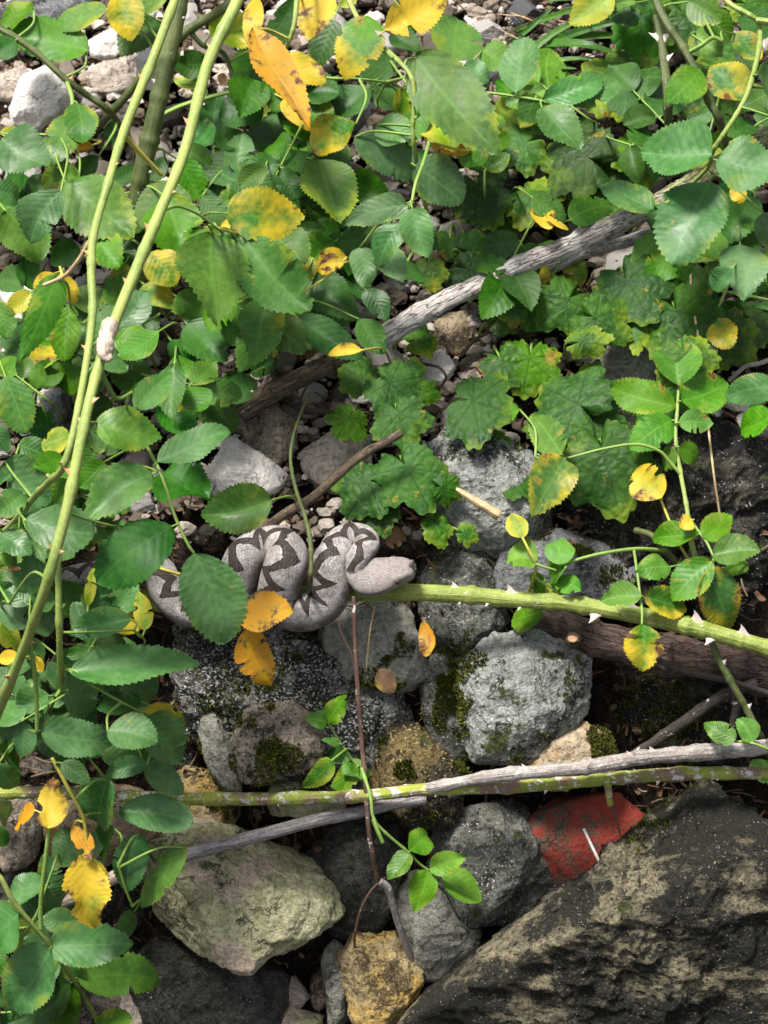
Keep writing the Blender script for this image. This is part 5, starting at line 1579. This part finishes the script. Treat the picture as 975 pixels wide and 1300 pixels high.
leaves(320, 320, [T1, YS], WM, '''
-20 -40 210 215 215 g .16 ; 358 18 240 50 78 y ; 405 -20 420 132 95 b ; 480 -10 560 95 80 b ; 220 95 392 235 135 d ; 425 140 500 255 85 d
60 185 20 405 135 g ; 170 245 415 385 125 d ; 412 368 285 382 48 y ; 400 250 492 372 95 d ; 230 20 160 150 70 m ; 100 400 0 460 80 d
340 60 420 180 90 d ; 560 100 640 60 70 d ; 30 250 -60 330 110 d
''')
leaves(645, 320, [Q1, Q6, T6], WR, '''
632 580 388 508 135 r ; 648 560 832 478 135 r ; 1005 500 808 545 115 b .08 ; 640 640 768 640 92 r ; 618 630 478 725 115 r ; 640 730 722 772 66 r
632 742 568 802 62 r ; 205 762 85 598 92 r ; 215 775 108 955 135 m ; 985 620 862 660 90 r .07 ; 870 -30 892 158 145 b .12
840 60 765 140 80 b ; 680 40 590 0 60 r ; 640 500 655 330 150 r .075 ; 45 590 -10 620 50 r
''')
rose_leaf([Q1], 840, 632, 808, 592, 44, 'y', .062, toward=.9, tilt=.03, curl=0)
leaves(0, 640, [F2, S1, F1], WD, '''
90 60 358 112 150 b .18 ; 650 80 368 272 200 d .17 ; 730 184 842 528 240 b .165 ; 262 632 728 570 155 b .14 ; 492 430 258 482 115 b .13 ; 512 560 250 560 85 d .12
150 850 432 882 145 b .15 ; 400 850 582 882 145 b .145 ; 545 800 692 972 135 b .14 ; 530 740 330 730 95 d .1 ; 692 832 522 768 85 m .12 ; 545 472 520 328 72 l .12
330 382 346 248 42 l .12 ; 0 110 105 185 90 b ; 0 185 62 228 60 g ; 100 100 160 195 70 b ; -10 300 42 370 70 b ; 5 440 72 555 80 l ; 72 575 -10 580 45 y .16
130 570 155 630 40 y .16 ; 182 718 45 808 105 b ; 122 820 -5 892 95 b ; 322 330 115 402 115 d ; 250 620 330 802 110 b ; -10 920 85 985 80 g
380 940 605 962 105 d .1 ; 95 215 0 340 95 n ; 70 90 130 260 60 b ; 190 400 90 480 110 d ; 160 520 60 600 110 d ; 320 560 200 640 110 d .08 ; 90 760 20 700 90 d
''')
leaves(645, 640, [Q1, Q2, Q3, Q7], Q2, '''
55 125 10 28 62 l .07 ; 112 210 -5 200 125 r ; 190 226 202 124 88 r ; 216 240 138 278 62 r ; 180 290 272 322 64 r ; 140 280 80 340 60 r
130 402 5 424 92 r .04 ; 612 235 488 246 88 r .06 ; 500 345 348 356 92 r ; 505 345 662 392 108 m ; 505 450 506 622 145 m ; 716 115 538 120 78 r
735 126 838 38 98 r ; 768 190 938 170 118 r ; 766 210 622 352 140 r ; 755 244 858 475 145 m ; 900 228 805 262 60 r ; 852 886 733 818 84 r
918 890 868 803 78 r ; 690 60 640 85 60 y ; 1010 1040 915 965 80 r ; 205 345 150 285 40 l
''')
leaves(0, 970, [S2, S1], WD, '''
182 242 200 48 115 y .15 .8 ; 130 170 55 232 70 o .14 .5 ; 405 55 348 245 135 b .13 ; 443 180 718 212 135 b .12 ; 555 0 395 45 80 b ; 540 8 692 105 105 b
522 255 480 480 135 b .12 ; 692 308 518 535 95 g .12 ; 310 335 362 615 175 y .14 .7 ; 275 225 342 355 75 o .14 .6 ; 432 240 348 365 95 d ; 188 682 488 668 170 b
288 800 604 800 160 g ; 190 690 18 932 165 b ; 72 558 -45 655 145 b ; 265 820 48 965 125 d ; 282 818 178 985 125 g ; 505 555 412 665 70 d
-10 0 62 85 70 b ; -20 150 42 205 60 b ; -20 230 30 305 60 d ; -20 700 32 805 70 g ; 500 960 350 985 70 g ; 230 -5 335 72 80 b
150 760 90 880 90 d
''')
leaves(320, 970, [Q4], Q4, '''
588 334 508 428 78 r ; 590 328 667 252 78 r ; 668 395 798 350 80 r ; 662 400 608 552 108 r ; 712 425 864 502 118 r
''')
leaves(320, 640, [Q5], Q5, '''
285 815 348 718 74 r ; 285 815 203 800 68 r ; 330 900 270 880 30 r ; 370 955 262 945 60 g ; 395 985 300 1060 90 g ; 430 985 350 1010 80 r ; 300 960 190 1060 80 g
''')
# SPRAYS: more compound leaves low in the tangle, five leaflets on a stalk
rs = random.Random(77)
def spray(plant, x, y, ang, L, h, typ):
    a = math.radians(ang)
    dx, dy = math.cos(a), -math.sin(a)
    px_, py_ = -dy, dx
    o = plant.stem([(x - dx * 22, y - dy * 22 + 14, -0.004), (x - dx * 10, y - dy * 10, h * .6), (x, y, h), (x + dx * L * .55, y + dy * L * .55, h + .006), (x + dx * L, y + dy * L, h + .004)], 2.0, 1.2, 'stalk', 'leaf_stalk', 6, .02)
    for t, sd in ((.42, 1), (.46, -1), (.85, 1), (.88, -1), (1.02, 0)):
        bx, by = x + dx * L * t, y + dy * L * t
        ln = L * rs.uniform(.52, .72) * (1.2 if sd == 0 else 1)
        ex, ey = (dx + px_ * sd * 1.5, dy + py_ * sd * 1.5)
        q = math.hypot(ex, ey)
        tp = typ if rs.random() > .12 else rs.choice('mgl')
        rose_leaf([plant], bx + ex / q * 3, by + ey / q * 3, bx + ex / q * (ln + 3), by + ey / q * (ln + 3), ln * rs.uniform(.62, .78), tp, h + rs.uniform(-.004, .01))
def fill(plant, boxes, avoid=()):
    for (x0, y0, x1, y1, n, types, h0, h1) in boxes:
        for i in range(n):
            x, y = rs.uniform(x0, x1), rs.uniform(y0, y1)
            spray(plant, x, y, rs.uniform(0, 360), rs.uniform(48, 78), rs.uniform(h0, h1), rs.choice(types))
fill(WL, [(20, 210, 330, 330, 5, 'gdgb', .04, .09), (10, 330, 310, 450, 7, 'gdg', .04, .09), (10, 470, 230, 620, 7, 'gdbg', .04, .10)])
fill(WT, [(340, 60, 660, 260, 7, 'gdg', .04, .09), (350, 250, 520, 330, 3, 'gd', .04, .08)])
fill(WM, [(300, 330, 460, 400, 3, 'gdg', .04, .06)])
fill(WR, [(700, 10, 960, 180, 5, 'gdr', .04, .08), (860, 240, 980, 380, 3, 'gd', .04, .08), (640, 170, 800, 300, 3, 'gd', .03, .06)])
fill(WD, [(0, 640, 90, 740, 3, 'bgd', .05, .1), (10, 810, 150, 1000, 10, 'bbgb', .06, .12), (0, 1080, 140, 1290, 4, 'bg', .04, .08)])

# leaves that have dropped and lie loose
rose_leaf(None, 302, 786, 367, 772, 46, 'o', .088, name='fallen_leaf', label='upper one of two orange-yellow leaves hanging at the belly of the snake', cat='leaf', toward=.7)
rose_leaf(None, 311, 799, 347, 870, 48, 'o', .085, name='fallen_leaf', label='lower of two orange-yellow leaves at the snake, brown at its tip', cat='leaf', toward=.7)
rose_leaf(None, 541, 834, 537, 790, 21, 'o', .05, name='fallen_leaf', label='orange-brown leaf stuck between the stones right of the snake head', cat='leaf', toward=.7)
rose_leaf(None, 262, 290, 292, 278, 18, 'n', .02, name='fallen_leaf', label='curled brown leaf on the gravel near the left canes', cat='leaf')
rose_leaf(None, 490, 690, 520, 676, 22, 'n', .03, name='fallen_leaf', label='dry brown leaf behind the neck of the snake', cat='leaf')
rose_leaf(None, 276, 96, 292, 108, 13, 'n', .02, name='fallen_leaf', label='small reddish dry leaf on the gravel right of the green canes', cat='leaf')
rose_leaf(None, 610, 455, 625, 480, 20, 'n', .02, name='fallen_leaf', label='grey-brown shrivelled leaf in the litter under the bleached branch', cat='leaf')
rose_leaf(None, 382, 452, 402, 436, 16, 'n', .02, name='fallen_leaf', label='rust-brown leaf beside the brown broken branch', cat='leaf')
rose_leaf(None, 700, 290, 676, 262, 20, 'y', .09, name='fallen_leaf', label='little yellow leaflet caught on the bleached branch thorns', cat='leaf')
rose_leaf(None, 722, 292, 690, 270, 8, 'y', .09, name='fallen_leaf', label='narrow yellow leaf strip touching the bleached branch', cat='leaf')
rose_leaf(None, 480, 850, 500, 880, 26, 'n', .035, name='fallen_leaf', label='dark curled dead leaf on the smooth grey stone under the head', cat='leaf')

# ------------------------------------------------------------------ broad wrinkled leaves on the ground
A1 = Plant('broad_leaved_plant', 'plant with wrinkled dark broad leaves at the top right behind the thorny cane', 'plant', P(800, 190, 0))
A2 = Plant('broad_leaved_plant', 'plant with yellowish green broad leaves above the bleached branch', 'plant', P(740, 270, 0))
A3 = Plant('broad_leaved_plant', 'plant with dark green broad leaves below the bleached branch at the right', 'plant', P(800, 460, 0))
A4 = Plant('broad_leaved_plant', 'plant with dark speckled broad leaves in the centre above the snake', 'plant', P(560, 620, 0))
A5 = Plant('broad_leaved_plant', 'plant with large dark leaves in front of the rock face right of centre', 'plant', P(740, 640, 0))
def broad(plant, ox, oy, data):
    for item in data.replace('\n', ';').split(';'):
        q = item.split()
        if not q: continue
        lobed_leaf(plant, ox + float(q[0]) / S_, oy + float(q[1]) / S_, float(q[2]) / S_, float(q[3]), q[4], float(q[5]) if len(q) > 5 else None, float(q[6]) if len(q) > 6 else 1.0)
broad(A1, 645, 0, '500 60 190 -85 L .06 .75 ; 660 60 150 -60 L ; 560 -20 120 40 L ; 690 320 150 -30 M ; 820 330 120 -60 L ; 760 180 120 20 M ; 900 20 110 -30 M .06 ; 860 200 110 -120 L .03')
broad(A2, 645, 0, '440 310 165 160 M .05 1.1 ; 500 560 140 -80 M .05 ; 290 590 175 170 L .055 1.05 ; 60 540 120 -150 M ; 90 740 120 -40 M .045 ; 180 790 90 200 L ; 330 690 130 -130 M .04 ; 380 640 110 -30 L .04')
broad(A2, 320, 0, '900 560 115 -150 M ; 860 720 140 -70 L .05 ; 740 900 75 -100 M ; 820 940 100 0 L ; 940 800 90 -60 L')
broad(A3, 645, 320, '450 110 180 -60 L .06 ; 220 180 140 -140 L .05 ; 330 250 140 -30 L .06 1.05 ; 280 335 110 10 M .06 .6 ; 640 230 185 -60 L .06 ; 665 385 135 -70 M .075 ; 820 310 135 -40 L .045 ; 920 250 110 -20 L ; 80 400 140 -100 M .04 ; 560 60 110 30 L ; 880 60 100 -20 L ; 480 290 100 -90 M .05 .6 ; 30 215 70 200 M ; 930 130 90 30 L .03 .6')
broad(A5, 645, 320, '260 570 185 150 L .05 1.05 ; 360 760 230 -75 L .055 .95 ; 330 640 120 60 L .04 ; 40 860 80 -120 L .04 ; 560 560 110 -60 L .035')
broad(A4, 320, 320, '520 490 135 -40 L .06 1.1 ; 410 470 90 150 M .05 ; 365 620 95 -120 L .055 ; 550 610 125 -70 L .065 ; 830 560 150 -15 L .06 1.15 ; 580 810 175 -60 L .06 ; 440 870 140 -130 L .05 ; 720 885 78 -20 L .055 ; 605 440 52 10 L ; 670 60 85 -80 M .04 ; 820 70 130 -30 L .035 ; 620 330 80 0 M .03 ; 940 410 100 -60 L .04 ; 915 700 55 -60 M .04 ; 640 520 70 -20 M .05 ; 930 250 90 20 L .035')
broad(A4, 320, 640, '480 20 95 -140 L .04 ; 690 80 85 -70 M .04 .8 ; 800 110 55 -20 M .04')

# grass at the upper right
for gi, (lab, blades) in enumerate((
    ('tuft of dark green grass blades lying over brown stalks at the upper right', [(640, 110, 740, 30, 20), (660, 70, 790, 50, 26), (665, 60, 780, 66, 30), (672, 66, 800, 28, 22), (648, 85, 730, 90, 14), (640, 60, 700, 10, 14), (780, 20, 700, 0, 24), (650, 40, 760, 5, 16), (646, 98, 770, 82, 16), (690, 110, 800, 130, 18)]),
    ('few narrow grass blades under the broad leaves at the right edge', [(880, 385, 985, 345, 18), (900, 395, 990, 400, 16), (870, 350, 960, 330, 14)]))):
    base = P(blades[0][0], blades[0][1], 0)
    g = empty('grass_tuft', base)
    tag(g, lab, 'grass')
    for k, (x0, y0, x1, y1, w) in enumerate(blades):
        B, T = P(x0, y0, .004), P(x1, y1, .02 + .006 * (k % 4))
        m, vis = frame(B, T, .25, random.Random(700 + k + gi * 40), .5)
        L = (T - B).length * 1.05
        v, f, uv = leaf_shape(L, w * MPP * 0.55, 'grass', .4, -.10, .02, 800 + k, teeth=0)
        v[:, 2] += 0.10 * L * np.sin(v[:, 1] / L * math.pi)
        mesh_obj('blade', v, f, ML['G'], g, uvs=uv, mw=m)
    if gi == 0:
        rg = random.Random(4)
        for k in range(26):
            x0, y0 = rg.uniform(640, 790), rg.uniform(10, 130)
            a = rg.uniform(-.7, .7) + (math.pi if rg.random() < .5 else 0)
            l = rg.uniform(40, 95)
            v, f, uv = tube([P(x0, y0, .006), P(x0 + l * .5 * math.cos(a), y0 - l * .5 * math.sin(a) * .7, .02), P(x0 + l * math.cos(a), y0 - l * math.sin(a) * .7, .012)], [.9 * MPP, 1.0 * MPP, .6 * MPP], 5, 5)
            mesh_obj('dry_stalk', v, f, MS['bark_brown' if k % 3 else 'straw'], g, loc=P(x0, y0, .006), uvs=uv)

# shrubs without a leaf of their own are not there
for w in (WL, WT, WR, WD, WM):
    if not w.root.children:
        bpy.data.objects.remove(w.root)
